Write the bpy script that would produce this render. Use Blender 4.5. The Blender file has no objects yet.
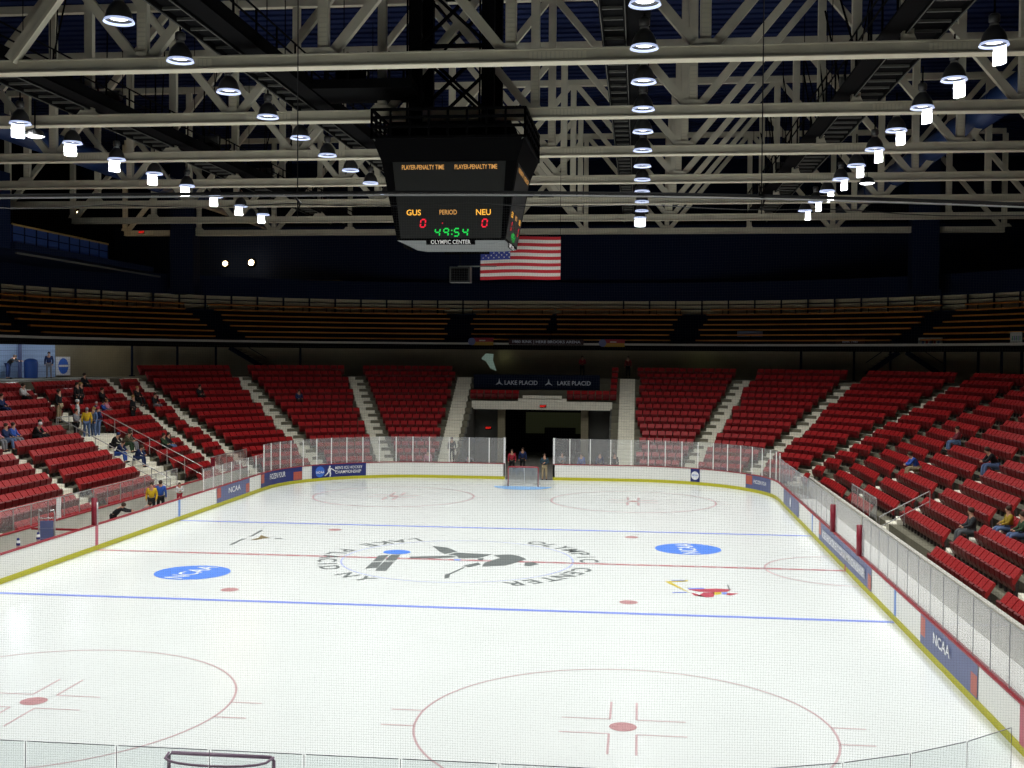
import bpy, math, random
from mathutils import Vector, Matrix
random.seed(7)
PI = math.pi
scn = bpy.context.scene
COL = scn.collection
sin, cos = math.sin, math.cos

# ------------------------------------------------------------------ materials
def mat(name, col, rough=.6, metal=0., spec=.3, emit=None, es=1., noise=0., nscale=8., bump=0.):
    m = bpy.data.materials.new(name); m.use_nodes = True
    nt = m.node_tree; b = nt.nodes['Principled BSDF']
    b.inputs['Base Color'].default_value = (*col, 1)
    b.inputs['Roughness'].default_value = rough
    b.inputs['Metallic'].default_value = metal
    b.inputs['Specular IOR Level'].default_value = spec
    if emit:
        b.inputs['Emission Color'].default_value = (*emit, 1)
        b.inputs['Emission Strength'].default_value = es
    if noise > 0 or bump > 0:
        tc = nt.nodes.new('ShaderNodeTexCoord'); n = nt.nodes.new('ShaderNodeTexNoise')
        n.inputs['Scale'].default_value = nscale; n.inputs['Detail'].default_value = 3
        nt.links.new(tc.outputs['Object'], n.inputs['Vector'])
        if noise > 0:
            r = nt.nodes.new('ShaderNodeValToRGB')
            r.color_ramp.elements[0].position = .3; r.color_ramp.elements[1].position = .7
            r.color_ramp.elements[0].color = (*[c*(1-noise) for c in col], 1)
            r.color_ramp.elements[1].color = (*[min(1, c*(1+noise)) for c in col], 1)
            nt.links.new(n.outputs['Fac'], r.inputs['Fac']); nt.links.new(r.outputs['Color'], b.inputs['Base Color'])
        if bump > 0:
            bp = nt.nodes.new('ShaderNodeBump'); bp.inputs['Strength'].default_value = bump
            nt.links.new(n.outputs['Fac'], bp.inputs['Height']); nt.links.new(bp.outputs['Normal'], b.inputs['Normal'])
    return m
def hazy(name, tint=(.96, .98, .98), haze=.10, hcol=(.8, .8, .8), fres=True):
    m = bpy.data.materials.new(name); m.use_nodes = True
    nt = m.node_tree; nt.nodes.clear()
    o = nt.nodes.new('ShaderNodeOutputMaterial'); t = nt.nodes.new('ShaderNodeBsdfTransparent')
    t.inputs[0].default_value = (*tint, 1)
    d = nt.nodes.new('ShaderNodeBsdfDiffuse'); d.inputs[0].default_value = (*hcol, 1)
    g = nt.nodes.new('ShaderNodeBsdfGlossy'); g.inputs['Roughness'].default_value = .06
    a = nt.nodes.new('ShaderNodeMixShader'); a.inputs[0].default_value = haze
    nt.links.new(t.outputs[0], a.inputs[1]); nt.links.new(d.outputs[0], a.inputs[2])
    c = nt.nodes.new('ShaderNodeMixShader')
    c.inputs[0].default_value = .06 if fres else .03
    nt.links.new(a.outputs[0], c.inputs[1]); nt.links.new(g.outputs[0], c.inputs[2])
    nt.links.new(c.outputs[0], o.inputs[0])
    return m
M = {}
M['ice'] = mat('ice_surface', (.79, .825, .815), rough=.22, spec=.35, noise=.012, nscale=.5)
M['iceblue'] = mat('blue_ice_paint', (.22, .30, .80), rough=.3)
M['icered'] = mat('red_ice_paint', (.52, .19, .21), rough=.3)
M['dotred'] = mat('red_dot_paint', (.50, .26, .27), rough=.3)
M['icepale'] = mat('pale_circle_paint', (.58, .40, .42), rough=.3)
M['icebluepale'] = mat('pale_blue_paint', (.47, .52, .82), rough=.3)
M['crease'] = mat('crease_paint', (.28, .55, .95), rough=.3)
M['logoblue'] = mat('logo_blue_paint', (.10, .26, .85), rough=.3)
M['logogrey'] = mat('logo_grey_paint', (.17, .19, .19), rough=.3)
M['logowhite'] = mat('logo_white_paint', (.82, .86, .88), rough=.3)
M['logored'] = mat('logo_red_paint', (.52, .08, .12), rough=.3)
M['logoyellow'] = mat('logo_yellow_paint', (.68, .55, .07), rough=.3)
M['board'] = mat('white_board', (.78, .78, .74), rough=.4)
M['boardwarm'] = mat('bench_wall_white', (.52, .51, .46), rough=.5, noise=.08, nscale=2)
M['kick'] = mat('yellow_kick', (.50, .47, .03), rough=.5)
M['cap'] = mat('red_cap', (.30, .02, .03), rough=.4)
M['redpost'] = mat('red_post', (.20, .01, .025), rough=.4)
M['redmark'] = mat('board_red_mark', (.50, .12, .16), rough=.5)
M['bluemark'] = mat('board_blue_mark', (.15, .28, .62), rough=.5)
M['post'] = mat('glass_post', (.85, .85, .83), rough=.35)
M['thin_post'] = mat('thin_glass_edge', (.30, .31, .33), rough=.3)
M['glass'] = hazy('board_glass', haze=.10, hcol=(.85, .82, .82), fres=False)  # white diffuse haze stands in for bright ice reflected in the panes
M['glassside'] = hazy('side_glass', tint=(.97, .97, .97), haze=.26, hcol=(.62, .62, .64), fres=False)  # grey haze paints the reflection veil on the side panes
M['adblue'] = mat('ad_navy', (.02, .03, .16), rough=.4)
M['slateglare'] = mat('ad_slate_glare', (.10, .12, .26), rough=.4)  # ad navy lightened to mimic reflection glare; plain slate on other objects
M['adorange'] = mat('ad_orange', (.45, .10, .07), rough=.4)
M['adtext'] = mat('ad_white', (.80, .80, .82), rough=.4)
M['adcircle'] = mat('ad_circle', (.05, .16, .60), rough=.4)
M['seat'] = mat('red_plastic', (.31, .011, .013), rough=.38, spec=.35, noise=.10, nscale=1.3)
M['seatshade'] = mat('red_plastic_shaded', (.13, .006, .008), rough=.45)  # same red, darkened for the shade on the folded pan
M['seatfoot'] = mat('seat_stanchion', (.04, .03, .03), rough=.6)
M['conc'] = mat('concrete', (.15, .14, .10), rough=.85, noise=.2, nscale=.8)
M['floor'] = mat('floor_concrete', (.22, .21, .19), rough=.8, noise=.15, nscale=.5)
M['step'] = mat('cream_step', (.74, .71, .60), rough=.7, noise=.06, nscale=3)
M['beige'] = mat('beige_wall', (.25, .22, .145), rough=.8, noise=.05, nscale=2)
M['wallwhite'] = mat('pale_blue_wall', (.34, .46, .66), rough=.7)
M['navy'] = mat('navy_panel', (.005, .009, .024), rough=.8, spec=.06)
M['navy2'] = mat('navy_upper', (.008, .015, .044), rough=.8, spec=.08)
M['roof'] = mat('roof_blue', (.014, .022, .070), rough=.8, spec=.08)
M['black'] = mat('black_steel', (.0035, .0035, .004), rough=.8, spec=.04)
M['blackwall'] = mat('black_wall', (.004, .004, .006), rough=.9, spec=.02)
M['duct'] = mat('blue_duct', (.006, .022, .085), rough=.5)
M['steel'] = mat('painted_truss', (.55, .52, .41), rough=.6, noise=.10, nscale=1.2)
M['flange'] = mat('truss_flange_lit', (.62, .585, .455), rough=.6)  # truss steel lightened to paint the lit lower flange edge
M['orange'] = mat('orange_bench', (.60, .22, .035), rough=.5)
M['bell'] = mat('bell_shell', (.07, .07, .07), rough=.35, metal=.2)
M['rimglow'] = mat('rim_glow', (.7, .75, .9), emit=(.55, .66, 1.), es=.75)
M['lamp'] = mat('lamp_glow', (1, 1, 1), emit=(.92, .94, 1.), es=5)
M['shield'] = mat('shield_glow', (.95, .95, .97), emit=(.9, .93, 1.), es=1.5)  # emission stands in for lamp light on the shield's inner face
M['shieldout'] = mat('shield_outside', (.04, .04, .05), rough=.5)
M['chrome'] = mat('lamp_neck', (.5, .5, .48), rough=.3, metal=.7)
M['sbface'] = mat('scoreboard_face', (.022, .023, .022), rough=.5)
M['sbsoffit'] = mat('scoreboard_soffit', (.13, .14, .14), rough=.6)
M['amber'] = mat('amber_text', (.1, .05, 0), emit=(1., .48, .06), es=1.3)
M['amberdim'] = mat('amber_text_dim', (.1, .05, 0), emit=(.8, .40, .12), es=.8)
M['redled'] = mat('red_led', (.1, 0, 0), emit=(1., .02, .05), es=1.)
M['greenled'] = mat('green_led', (0, .1, 0), emit=(.02, .85, .12), es=.8)
M['whitetext'] = mat('white_text', (.8, .8, .8), emit=(.8, .8, .75), es=.25)
M['dimtext'] = mat('dim_sign_text', (.35, .37, .42), emit=(.5, .55, .65), es=.05)
M['flagred'] = mat('flag_red', (.42, .02, .03), rough=.8)
M['flagwhite'] = mat('flag_white', (.62, .60, .55), rough=.8)
M['flagblue'] = mat('flag_blue', (.04, .06, .30), rough=.8)
M['warm'] = mat('warm_lamp', (1, .8, .5), emit=(1., .72, .38), es=14)
M['exit'] = mat('exit_red', (.3, 0, 0), emit=(1., .03, .02), es=1.2)
M['netblk'] = mat('net_cord', (.10, .10, .10), rough=.9)
M['rope'] = mat('net_rope', (.16, .15, .20), rough=.8)
M['goalred'] = mat('goal_red', (.30, .03, .04), rough=.4)
M['goalmauve'] = mat('goal_mauve_bar', (.24, .15, .22), rough=.4)  # flat mauve grey for the near goal frame
M['goalnet'] = hazy('goal_net_cord', haze=.25, hcol=(.8, .8, .8))
M['white'] = mat('plain_white', (.75, .75, .75), rough=.6)
M['rail'] = mat('steel_rail', (.42, .42, .42), rough=.35, metal=.5)
M['blackpost'] = mat('near_post_dark', (.02, .015, .03), rough=.5)
M['cable'] = mat('cable_dark', (.02, .02, .02), rough=.4)
M['cablelight'] = mat('cable_light', (.9, .9, .9), rough=.4)
M['press'] = mat('press_blue', (.018, .05, .20), rough=.6)
M['brass'] = mat('press_rail', (.30, .20, .06), rough=.5)
M['oldblue'] = mat('bin_blue', (.02, .06, .22), rough=.5)

# ------------------------------------------------------------------ mesh builder
class MB:
    def __init__(s): s.v = []; s.f = []; s.m = []; s.mats = []
    def mi(s, m):
        if m not in s.mats: s.mats.append(m)
        return s.mats.index(m)
    def add(s, vs, fs, m):
        k = len(s.v); i = s.mi(m); s.v += [tuple(v) for v in vs]
        for f in fs: s.f.append([k+a for a in f]); s.m.append(i)
    def hexa(s, p, m):   # 8 points: bottom 4 ccw, top 4
        s.add(p, [(3, 2, 1, 0), (4, 5, 6, 7), (0, 1, 5, 4), (1, 2, 6, 5), (2, 3, 7, 6), (3, 0, 4, 7)], m)
    def box(s, a, b, m):
        x0, y0, z0 = a; x1, y1, z1 = b
        s.hexa([(x0, y0, z0), (x1, y0, z0), (x1, y1, z0), (x0, y1, z0), (x0, y0, z1), (x1, y0, z1), (x1, y1, z1), (x0, y1, z1)], m)
    def bar(s, p, q, w, h, m, up=(0, 0, 1)):   # box beam p->q, width w (perp to up), height h
        p = Vector(p); q = Vector(q); d = (q-p).normalized(); u = Vector(up)
        if abs(d.dot(u)) > .98: u = Vector((0, 1, 0)) if abs(d.y) < .9 else Vector((1, 0, 0))
        sd = d.cross(u).normalized()*w/2; uu = sd.cross(d).normalized()*h/2
        s.hexa([p-sd-uu, p+sd-uu, q+sd-uu, q-sd-uu, p-sd+uu, p+sd+uu, q+sd+uu, q-sd+uu], m)
    def tube(s, pts, r, m, n=6, closed=False):
        pts = [Vector(p) for p in pts]; N = len(pts); rings = []
        for i, p in enumerate(pts):
            a = pts[i-1] if i > 0 else (pts[-1] if closed else p); b = pts[i+1] if i < N-1 else (pts[0] if closed else p)
            d = (b-a).normalized(); u = Vector((0, 0, 1)) if abs(d.z) < .95 else Vector((1, 0, 0))
            x = d.cross(u).normalized(); y = x.cross(d)
            rr = r[i] if isinstance(r, (list, tuple)) else r
            rings.append([p+x*rr*cos(2*PI*k/n)+y*rr*sin(2*PI*k/n) for k in range(n)])
        vs = [v for g in rings for v in g]; fs = []
        for i in range(N if closed else N-1):
            j = (i+1) % N
            for k in range(n): fs.append((i*n+k, i*n+(k+1) % n, j*n+(k+1) % n, j*n+k))
        if not closed: fs += [tuple(range(n))[::-1], tuple((N-1)*n+k for k in range(n))]
        s.add(vs, fs, m)
    def lathe(s, prof, m, n=20, a0=0, a1=2*PI, c=(0, 0, 0)):
        full = abs(a1-a0-2*PI) < 1e-6; K = n if full else n+1
        vs = []
        for (r, z) in prof:
            for k in range(K):
                a = a0+(a1-a0)*k/n; vs.append((c[0]+r*cos(a), c[1]+r*sin(a), c[2]+z))
        fs = []
        for i in range(len(prof)-1):
            for k in range(n):
                k2 = (k+1) % K; fs.append((i*K+k, i*K+k2, (i+1)*K+k2, (i+1)*K+k))
        s.add(vs, fs, m)
    def poly(s, pts, m): s.add(pts, [tuple(range(len(pts)))], m)
    def ellipsoid(s, c, r, m, n=10, k=7):
        vs = []; fs = []
        for i in range(k+1):
            t = PI*i/k
            for j in range(n): a = 2*PI*j/n; vs.append((c[0]+r[0]*sin(t)*cos(a), c[1]+r[1]*sin(t)*sin(a), c[2]+r[2]*cos(t)))
        for i in range(k):
            for j in range(n): fs.append((i*n+j, (i+1)*n+j, (i+1)*n+(j+1) % n, i*n+(j+1) % n))
        s.add(vs, fs, m)
    def mesh(s, name, smooth=False):
        me = bpy.data.meshes.new(name); me.from_pydata(s.v, [], s.f)
        for m in s.mats: me.materials.append(m)
        me.polygons.foreach_set('material_index', s.m)
        if smooth: me.polygons.foreach_set('use_smooth', [True]*len(s.f))
        me.update(); return me
    def build(s, name, parent=None, smooth=False, **kw):
        o = bpy.data.objects.new(name, s.mesh(name, smooth)); COL.objects.link(o)
        if parent: o.parent = parent
        tag(o, **kw); return o
def tag(o, label=None, cat=None, group=None, kind=None):
    if label: o['label'] = label
    if cat: o['category'] = cat
    if group: o['group'] = group
    if kind: o['kind'] = kind
    return o
def empty(name, loc=(0, 0, 0), rz=0, **kw):
    o = bpy.data.objects.new(name, None); COL.objects.link(o); o.location = loc; o.rotation_euler.z = rz
    o.empty_display_size = .3; return tag(o, **kw)
def inst(name, me, parent, loc=(0, 0, 0), **kw):
    o = bpy.data.objects.new(name, me); COL.objects.link(o); o.location = loc
    if parent: o.parent = parent
    return tag(o, **kw)
def copy_tree(root, kids):
    r = root.copy(); COL.objects.link(r)
    for c in kids:
        d = c.copy(); d.parent = r; COL.objects.link(d)
    return r
_tc = {}
def text_geo(txt, size=1., align='CENTER'):
    key = (txt, align)
    if key not in _tc:
        cu = bpy.data.curves.new('t', 'FONT'); cu.body = txt; cu.align_x = align; cu.align_y = 'CENTER'; cu.resolution_u = 3
        cu.offset = .012
        o = bpy.data.objects.new('t', cu); COL.objects.link(o)
        dg = bpy.context.evaluated_depsgraph_get(); me = o.evaluated_get(dg).to_mesh()
        _tc[key] = ([tuple(v.co) for v in me.vertices], [tuple(p.vertices) for p in me.polygons])
        o.evaluated_get(dg).to_mesh_clear(); bpy.data.objects.remove(o); bpy.data.curves.remove(cu)
    v, f = _tc[key]
    return [(a[0]*size, a[1]*size) for a in v], f
def add_text(mb, txt, size, fn, m, sx=1.):
    v, f = text_geo(txt, size); mb.add([fn(a*sx, b) for a, b in v], f, m)

# ------------------------------------------------------------------ camera
Cc = Vector((7.2085, -45.0949, 8.2533)); yaw, pit, rol, fpx = .1114, -.0252, .0076, 1137.9
fwd = Vector((-sin(yaw)*cos(pit), cos(yaw)*cos(pit), sin(pit))); rt = Vector((cos(yaw), sin(yaw), 0)); up = rt.cross(fwd)
R_ = rt*cos(rol)+up*sin(rol); U_ = -rt*sin(rol)+up*cos(rol)
cam = bpy.data.cameras.new('camera'); co = bpy.data.objects.new('camera', cam); COL.objects.link(co)
cam.sensor_width = 36; cam.lens = fpx/1024*36; cam.clip_end = 500; cam.clip_start = .1
mw = Matrix((R_, U_, -fwd)).transposed().to_4x4(); mw.translation = Cc; co.matrix_world = mw
scn.camera = co
def pr(p):
    X = Vector(p)-Cc; d = X.dot(fwd); return 512+fpx*X.dot(R_)/d, 384-fpx*X.dot(U_)/d, d

# ------------------------------------------------------------------ rink outline
W, L, RC = 15.23, 29.97, 8.5
def rink_path(off=0., step=1.3, W=W, L=L):
    """closed outline counter clockwise from (W,0): list of (x, y, nx, ny)"""
    P = []; cx, cy = W-RC, L-RC; r = RC+off
    def seg(x0, y0, x1, y1, nx, ny):
        d = math.hypot(x1-x0, y1-y0); n = max(1, round(d/step))
        for k in range(n): P.append((x0+(x1-x0)*k/n, y0+(y1-y0)*k/n, nx, ny))
    def arc(cx, cy, a0):
        n = 12
        for k in range(n): a = a0+PI/2*k/n; P.append((cx+r*cos(a), cy+r*sin(a), cos(a), sin(a)))
    seg(W+off, -cy, W+off, cy, 1, 0); arc(cx, cy, 0); seg(cx, L+off, -cx, L+off, 0, 1); arc(-cx, cy, PI/2)
    seg(-W-off, cy, -W-off, -cy, -1, 0); arc(-cx, -cy, PI); seg(-cx, -L-off, cx, -L-off, 0, -1); arc(cx, -cy, 1.5*PI)
    return P
# ice
mb = MB(); mb.poly([(p[0], p[1], 0) for p in rink_path(0)], M['ice'])
ice = mb.build('floor_ice', kind='structure')
mb = MB()
o_ = [(-60, -60, -.04), (60, -60, -.04), (60, 70, -.04), (-60, 70, -.04)]
mb.poly(o_, M['floor']); mb.build('floor', kind='structure')
# ice markings
Z1 = .004
def ring(mb, cx, cy, r, w, m, a0=0, a1=2*PI, n=72, z=Z1):
    vs = []; fs = []
    for k in range(n+1):
        a = a0+(a1-a0)*k/n
        vs += [(cx+(r-w/2)*cos(a), cy+(r-w/2)*sin(a), z), (cx+(r+w/2)*cos(a), cy+(r+w/2)*sin(a), z)]
    for k in range(n): fs.append((2*k, 2*k+1, 2*k+3, 2*k+2))
    mb.add(vs, fs, m)
def disc(mb, cx, cy, r, m, z=Z1, n=32, ry=None): mb.poly([(cx+r*cos(2*PI*k/n), cy+(ry or r)*sin(2*PI*k/n), z) for k in range(n)], m)
def rect(mb, x0, y0, x1, y1, m, z=Z1): mb.poly([(x0, y0, z), (x1, y0, z), (x1, y1, z), (x0, y1, z)], m)
B, E, G, DX = 8.587, 19.83, 26.03, 6.927
for s in (1, -1):
    mb = MB(); rect(mb, -W+.03, s*B-.13, W-.03, s*B+.13, M['iceblue']); mb.build('blue_line', ice)
    mb = MB(); rect(mb, -W+2.2, s*G-.025, W-2.2, s*G+.025, M['icepale']); mb.build('goal_line', ice)
    mb = MB(); n = 24
    mb.poly([(1.83*cos(PI*k/n), s*(G-1.83*sin(PI*k/n)), Z1*2) for k in range(n+1)][::s], M['crease']); mb.build('goal_crease', ice)
mb = MB(); rect(mb, -W+.03, -.13, W-.03, .13, M['icered'])
for k in range(36): rect(mb, -W+.3+k*.84, -.07, -W+.6+k*.84, .07, M['icepale'], Z1+.002)
mb.build('center_line', ice)
mb = MB(); ring(mb, 0, .1, 4.65, .07, M['icebluepale']); mb.build('center_circle', ice)
mb = MB(); disc(mb, 0, 0, .15, M['iceblue'], Z1+.004); mb.build('center_spot', ice)
mb = MB(); ring(mb, W, 0, 3.05, .09, M['icepale'], PI/2, 1.5*PI); mb.build('referee_crease', ice)
for sx in (1, -1):
    for sy in (1, -1):
        mb = MB(); disc(mb, sx*DX, sy*(B-1.68), .31, M['dotred']); mb.build('neutral_faceoff_spot', ice)
        cx, cy = sx*DX, sy*E
        mb = MB(); ring(mb, cx, cy, 4.65, .055 if sy < 0 else .12, M['icepale']); disc(mb, cx, cy, .31, M['dotred'])
        for a in (1, -1):
            for b in (1, -1):
                x = cx+a*.30; y = cy+b*.50; lw = .026 if sy < 0 else .07
                rect(mb, min(x, x+a*1.1), y-lw, max(x, x+a*1.1), y+lw, M['icepale'])
                rect(mb, x-lw, min(y, y+b*1.3), x+lw, max(y, y+b*1.3), M['icepale'])
            for b in (1, -1):
                xx = cx+a*4.62
                rect(mb, min(xx, xx+a*.75), cy+b*.55-.03, max(xx, xx+a*.75), cy+b*.55+.03, M['icepale'])
        mb.build('faceoff_circle', ice)
# centre ice lettering
mb = MB()
def arc_text(mb, txt, r, a_start, step, size, outward, m):
    a = a_start
    for ch in txt:
        if ch != ' ':
            v, f = text_geo(ch, size)
            if outward:   # clockwise reading, tops outward
                ux, uy = cos(a), sin(a); tx, ty = sin(a), -cos(a)
            else:
                ux, uy = -cos(a), -sin(a); tx, ty = -sin(a), cos(a)
            mb.add([(r*cos(a)+tx*p+ux*q, .1+r*sin(a)+ty*p+uy*q, Z1*2) for p, q in v], f, m)
        a += (-step if outward else step)
arc_text(mb, 'OLYMPIC', 5.25, math.radians(58), math.radians(8.7), 1.08, True, M['logogrey'])
arc_text(mb, 'CENTER', 5.25, math.radians(-16), math.radians(8.4), 1.08, True, M['logogrey'])
arc_text(mb, 'LAKE PLACID', 5.25, math.radians(120), math.radians(8.8), 1.08, False, M['logogrey'])
arc_text(mb, 'NY', 5.25, math.radians(227), math.radians(11), 1.08, False, M['logogrey'])
mb.build('center_lettering', ice)
def gp(u, v, z=0.):
    d = fwd+R_*((u-512)/fpx)+U_*((384-v)/fpx); t = (z-Cc.z)/d.z; p = Cc+d*t; return (round(p.x, 3), round(p.y, 3))
def flat(mb, px, m, z=Z1*2):   # outline measured on the ice plane
    mb.poly([(*gp(u, v), z) for u, v in px], m)
def c2(l, ox=410, oy=530, s=7.314): return [(ox+a/s, oy+b/s) for a, b in l]
mb = MB(); g = M['logogrey']
flat(mb, c2([(165, 118), (270, 128), (345, 158), (255, 176), (215, 158)]), g)
flat(mb, c2([(280, 180), (340, 166), (600, 180), (500, 206), (355, 207), (345, 190)]), g)
flat(mb, c2([(610, 184), (740, 180), (800, 192), (850, 214), (790, 235), (700, 260), (525, 268), (545, 240), (660, 205)]), g)
flat(mb, c2([(0, 196), (300, 188), (340, 200), (160, 209), (0, 209)]), g)
flat(mb, c2([(385, 262), (500, 238), (515, 254), (430, 273)]), g)
flat(mb, c2([(290, 318), (390, 272), (400, 276), (298, 324)]), g)
flat(mb, c2([(255, 325), (295, 318), (285, 352), (252, 354)]), g)
flat(mb, c2([(840, 238), (900, 236), (942, 250), (880, 265), (836, 262)]), g)
flat(mb, c2([(495, 212), (540, 204), (530, 224), (500, 222)]), g)
mb.build('skater_emblem', ice)
mb = MB()
c3 = lambda l: c2(l, 300, 530, 3.2)
for k, c in enumerate([[(252, 82), (284, 80), (266, 98), (233, 101)], [(230, 104), (264, 101), (248, 121), (208, 124)], [(290, 80), (322, 79), (306, 98), (272, 98)], [(268, 102), (302, 101), (276, 131), (240, 130)]]):
    flat(mb, c3(c), M['logogrey'])
pc = [gp(*p) for p in c3([(265, 71), (355, 71), (310, 64), (310, 78)])]
cx, cy = (pc[0][0]+pc[1][0])/2, (pc[2][1]+pc[3][1])/2
disc(mb, cx, cy, (pc[1][0]-pc[0][0])/2, M['logoblue'], Z1*2, ry=abs(pc[2][1]-pc[3][1])/2)
mb.build('track_emblem', ice)
def round_logo(name, u0, u1, vc, rot, txt='NCAA'):
    a = gp(u0, vc); b = gp(u1, vc); cx = (a[0]+b[0])/2; cy = (a[1]+b[1])/2; r = (b[0]-a[0])/2
    mb = MB(); disc(mb, cx, cy, r, M['logoblue'], n=48)
    ca, sa = cos(rot), sin(rot)
    add_text(mb, txt, r*.75, lambda p, q: (cx+p*ca-q*sa, cy+p*sa+q*ca, Z1*2), M['logowhite'], sx=.85)
    mb.build(name, ice)
round_logo('round_blue_logo', 154.5, 230.5, 572.5, math.radians(78))
round_logo('round_blue_logo', 655, 721, 549, math.radians(97))
mb = MB(); c4 = lambda l: c2(l, 640, 530, 7.314)
flat(mb, c4([(350, 436), (560, 430), (668, 436), (640, 452), (545, 457), (430, 452)]), M['logored'])
flat(mb, c4([(465, 458), (545, 458), (540, 490), (480, 493), (420, 484)]), M['logored'])
flat(mb, c4([(640, 462), (722, 466), (660, 480), (630, 474)]), M['logored'])
flat(mb, c4([(375, 462), (392, 462), (480, 492), (400, 482)]), M['logored'])
flat(mb, c4([(530, 458), (592, 456), (594, 470), (548, 476)]), M['logoyellow'])
flat(mb, c4([(180, 376), (215, 376), (330, 440), (372, 462), (330, 446), (225, 400)]), M['logoyellow'])
flat(mb, c4([(205, 376), (350, 368), (352, 376), (230, 382)]), M['logoyellow'])
flat(mb, c4([(230, 370), (330, 366), (330, 372), (232, 376)]), M['iceblue'])
flat(mb, c4([(350, 426), (470, 424), (472, 434), (356, 434)]), M['iceblue'])
flat(mb, c4([(232, 456), (345, 454), (345, 460), (240, 461)]), M['iceblue'])
flat(mb, c4([(636, 400), (644, 400), (662, 440), (650, 440)]), M['logogrey'])
flat(mb, c4([(598, 457), (640, 457), (630, 472), (600, 470)]), M['iceblue'])
mb.build('coloured_emblem', ice)
mb = MB(); c5 = lambda l: c2(l, 140, 515, 6.4)
flat(mb, c5([(570, 190), (640, 158), (655, 152), (685, 152), (648, 162), (590, 192)]), M['logogrey'])
flat(mb, c5([(690, 138), (705, 136), (770, 97), (790, 98), (715, 138)]), M['logogrey'])
flat(mb, c5([(700, 162), (760, 146), (775, 128), (800, 138), (832, 147), (790, 151), (745, 160)]), mat('logo_brown_paint', (.22, .17, .08), rough=.3))
flat(mb, c5([(860, 148), (912, 150), (910, 153), (860, 152)]), M['logogrey'])
mb.build('small_emblem', ice)

# ------------------------------------------------------------------ dasher boards
boards = empty('dasher_boards', (0, 0, 0), label='white rink boards with yellow kick strip and red cap rail around the ice', cat='rink boards')
BH = 1.07
def in_gate(x, y): return y > 29 and -1.62 < x < 1.58
def strip(mb, P, z0, z1, t, m, off=0., skip=lambda x, y: False):
    N = len(P)
    for i in range(N):
        a = P[i]; b = P[(i+1) % N]
        if skip((a[0]+b[0])/2, (a[1]+b[1])/2): continue
        q = []
        for p in (a, b): q += [(p[0]+p[2]*off, p[1]+p[3]*off), (p[0]+p[2]*(off+t), p[1]+p[3]*(off+t))]
        mb.hexa([(*q[0], z0), (*q[1], z0), (*q[3], z0), (*q[2], z0), (*q[0], z1), (*q[1], z1), (*q[3], z1), (*q[2], z1)], m)
# fine path with gate break points
def fine():
    P = rink_path(0, .8); out = []
    for i, p in enumerate(P):
        out.append(p); q = P[(i+1) % len(P)]
        if p[1] > 29.9 and q[1] > 29.9:
            for g_ in (1.58, -1.62):
                if p[0] > g_ > q[0]: out.append((g_, L, 0, 1))
    return out
FP = fine()
mb = MB(); strip(mb, FP, .2, BH-.04, .10, M['board'], 0, in_gate); mb.build('board_panels', boards)
mb = MB(); strip(mb, FP, 0, .2, .14, M['kick'], -.015, in_gate); mb.build('kick_strip', boards)
mb = MB(); strip(mb, FP, BH-.04, BH, .18, M['cap'], -.03, in_gate); mb.build('cap_rail', boards)
# marks where the lines meet the boards
for s in (1, -1):
    mb = MB()
    for y in (B, -B): mb.box((s*(W-.004)-.004, y-.12, .02), (s*(W-.004)+.004, y+.12, BH-.04), M['bluemark'])
    mb.build('blue_board_stripe', boards)
    mb = MB(); mb.box((s*(W-.006)-.012, -.12, .0), (s*(W-.006)+.004, .12, BH-.04 if s < 0 else .25), M['redmark']); mb.build('red_board_stripe', boards)
mb = MB(); mb.box((W-.03, -21.2, .2), (W-.004, -20.4, BH-.04), M['redmark']); mb.build('red_gate_panel', boards)
# gate posts of the opening
for x in (-1.72, 1.58):
    mb = MB(); mb.box((x, L, 0), (x+.12, L+.2, 2.78), M['white']); mb.build('gate_post', boards)
# glass panes and posts
GT = 2.75
def glass_run(pts, z0, z1, gm, post_m, pw, every=1, edge=.012):
    """pts list of (x,y) ; one pane between neighbours, a post at each"""
    for i in range(len(pts)):
        x, y = pts[i]
        if post_m:
            mb = MB(); mb.box((x-pw/2, y-pw/2, z0), (x+pw/2, y+pw/2, z1), post_m); mb.build('glass_post', boards)
        if i < len(pts)-1:
            x2, y2 = pts[i+1]; a = Vector((x, y, 0)); b = Vector((x2, y2, 0)); d = (b-a).normalized(); a += d*.03; b -= d*.03
            mb = MB(); mb.bar((a.x, a.y, (z0+z1)/2), (b.x, b.y, (z0+z1)/2), .012, z1-z0, gm)
            mb.bar((a.x, a.y, z1), (b.x, b.y, z1), .012, .010, post_m if pw < .01 else M['thin_post'])
            mb.build('glass_pane', boards)
GO = .06
Pg = rink_path(GO, 1.33)
far = [(p[0], p[1]) for p in Pg if p[1] > 21.4]     # from right side round to left
fr = [p for p in far if p[0] > 1.58]; fl = [p for p in far if p[0] < -1.7]
def thin(l):  # even spacing on the arcs
    out = [l[0]]
    for p in l[1:]:
        if math.hypot(p[0]-out[-1][0], p[1]-out[-1][1]) > .9: out.append(p)
    if out[-1] != l[-1]: out[-1] = l[-1]
    return out
glass_run(thin(fr)+[(1.64, L+GO)], BH, GT, M['glass'], M['post'], .055)
glass_run([(-1.68, L+GO)]+thin(fl), BH, GT, M['glass'], M['post'], .055)
ys = [21.4-1.36*k for k in range(40)]
glass_run([(W+GO, y) for y in ys if 3.4 < y < 22]+[(W+GO, 3.15)], BH, 2.45, M['glassside'], M['thin_post'], .02)
glass_run([(W+GO, 2.8), (W+GO, 1.3), (W+GO, -.2), (W+GO, -1.6), (W+GO, -2.6)], BH, 2.45, M['glassside'], None, .02)
glass_run([(W+GO, -2.9)]+[(W+GO, y) for y in ys if -21.4 < y < -3.2], BH, 2.5, M['glassside'], M['thin_post'], .02)
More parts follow.
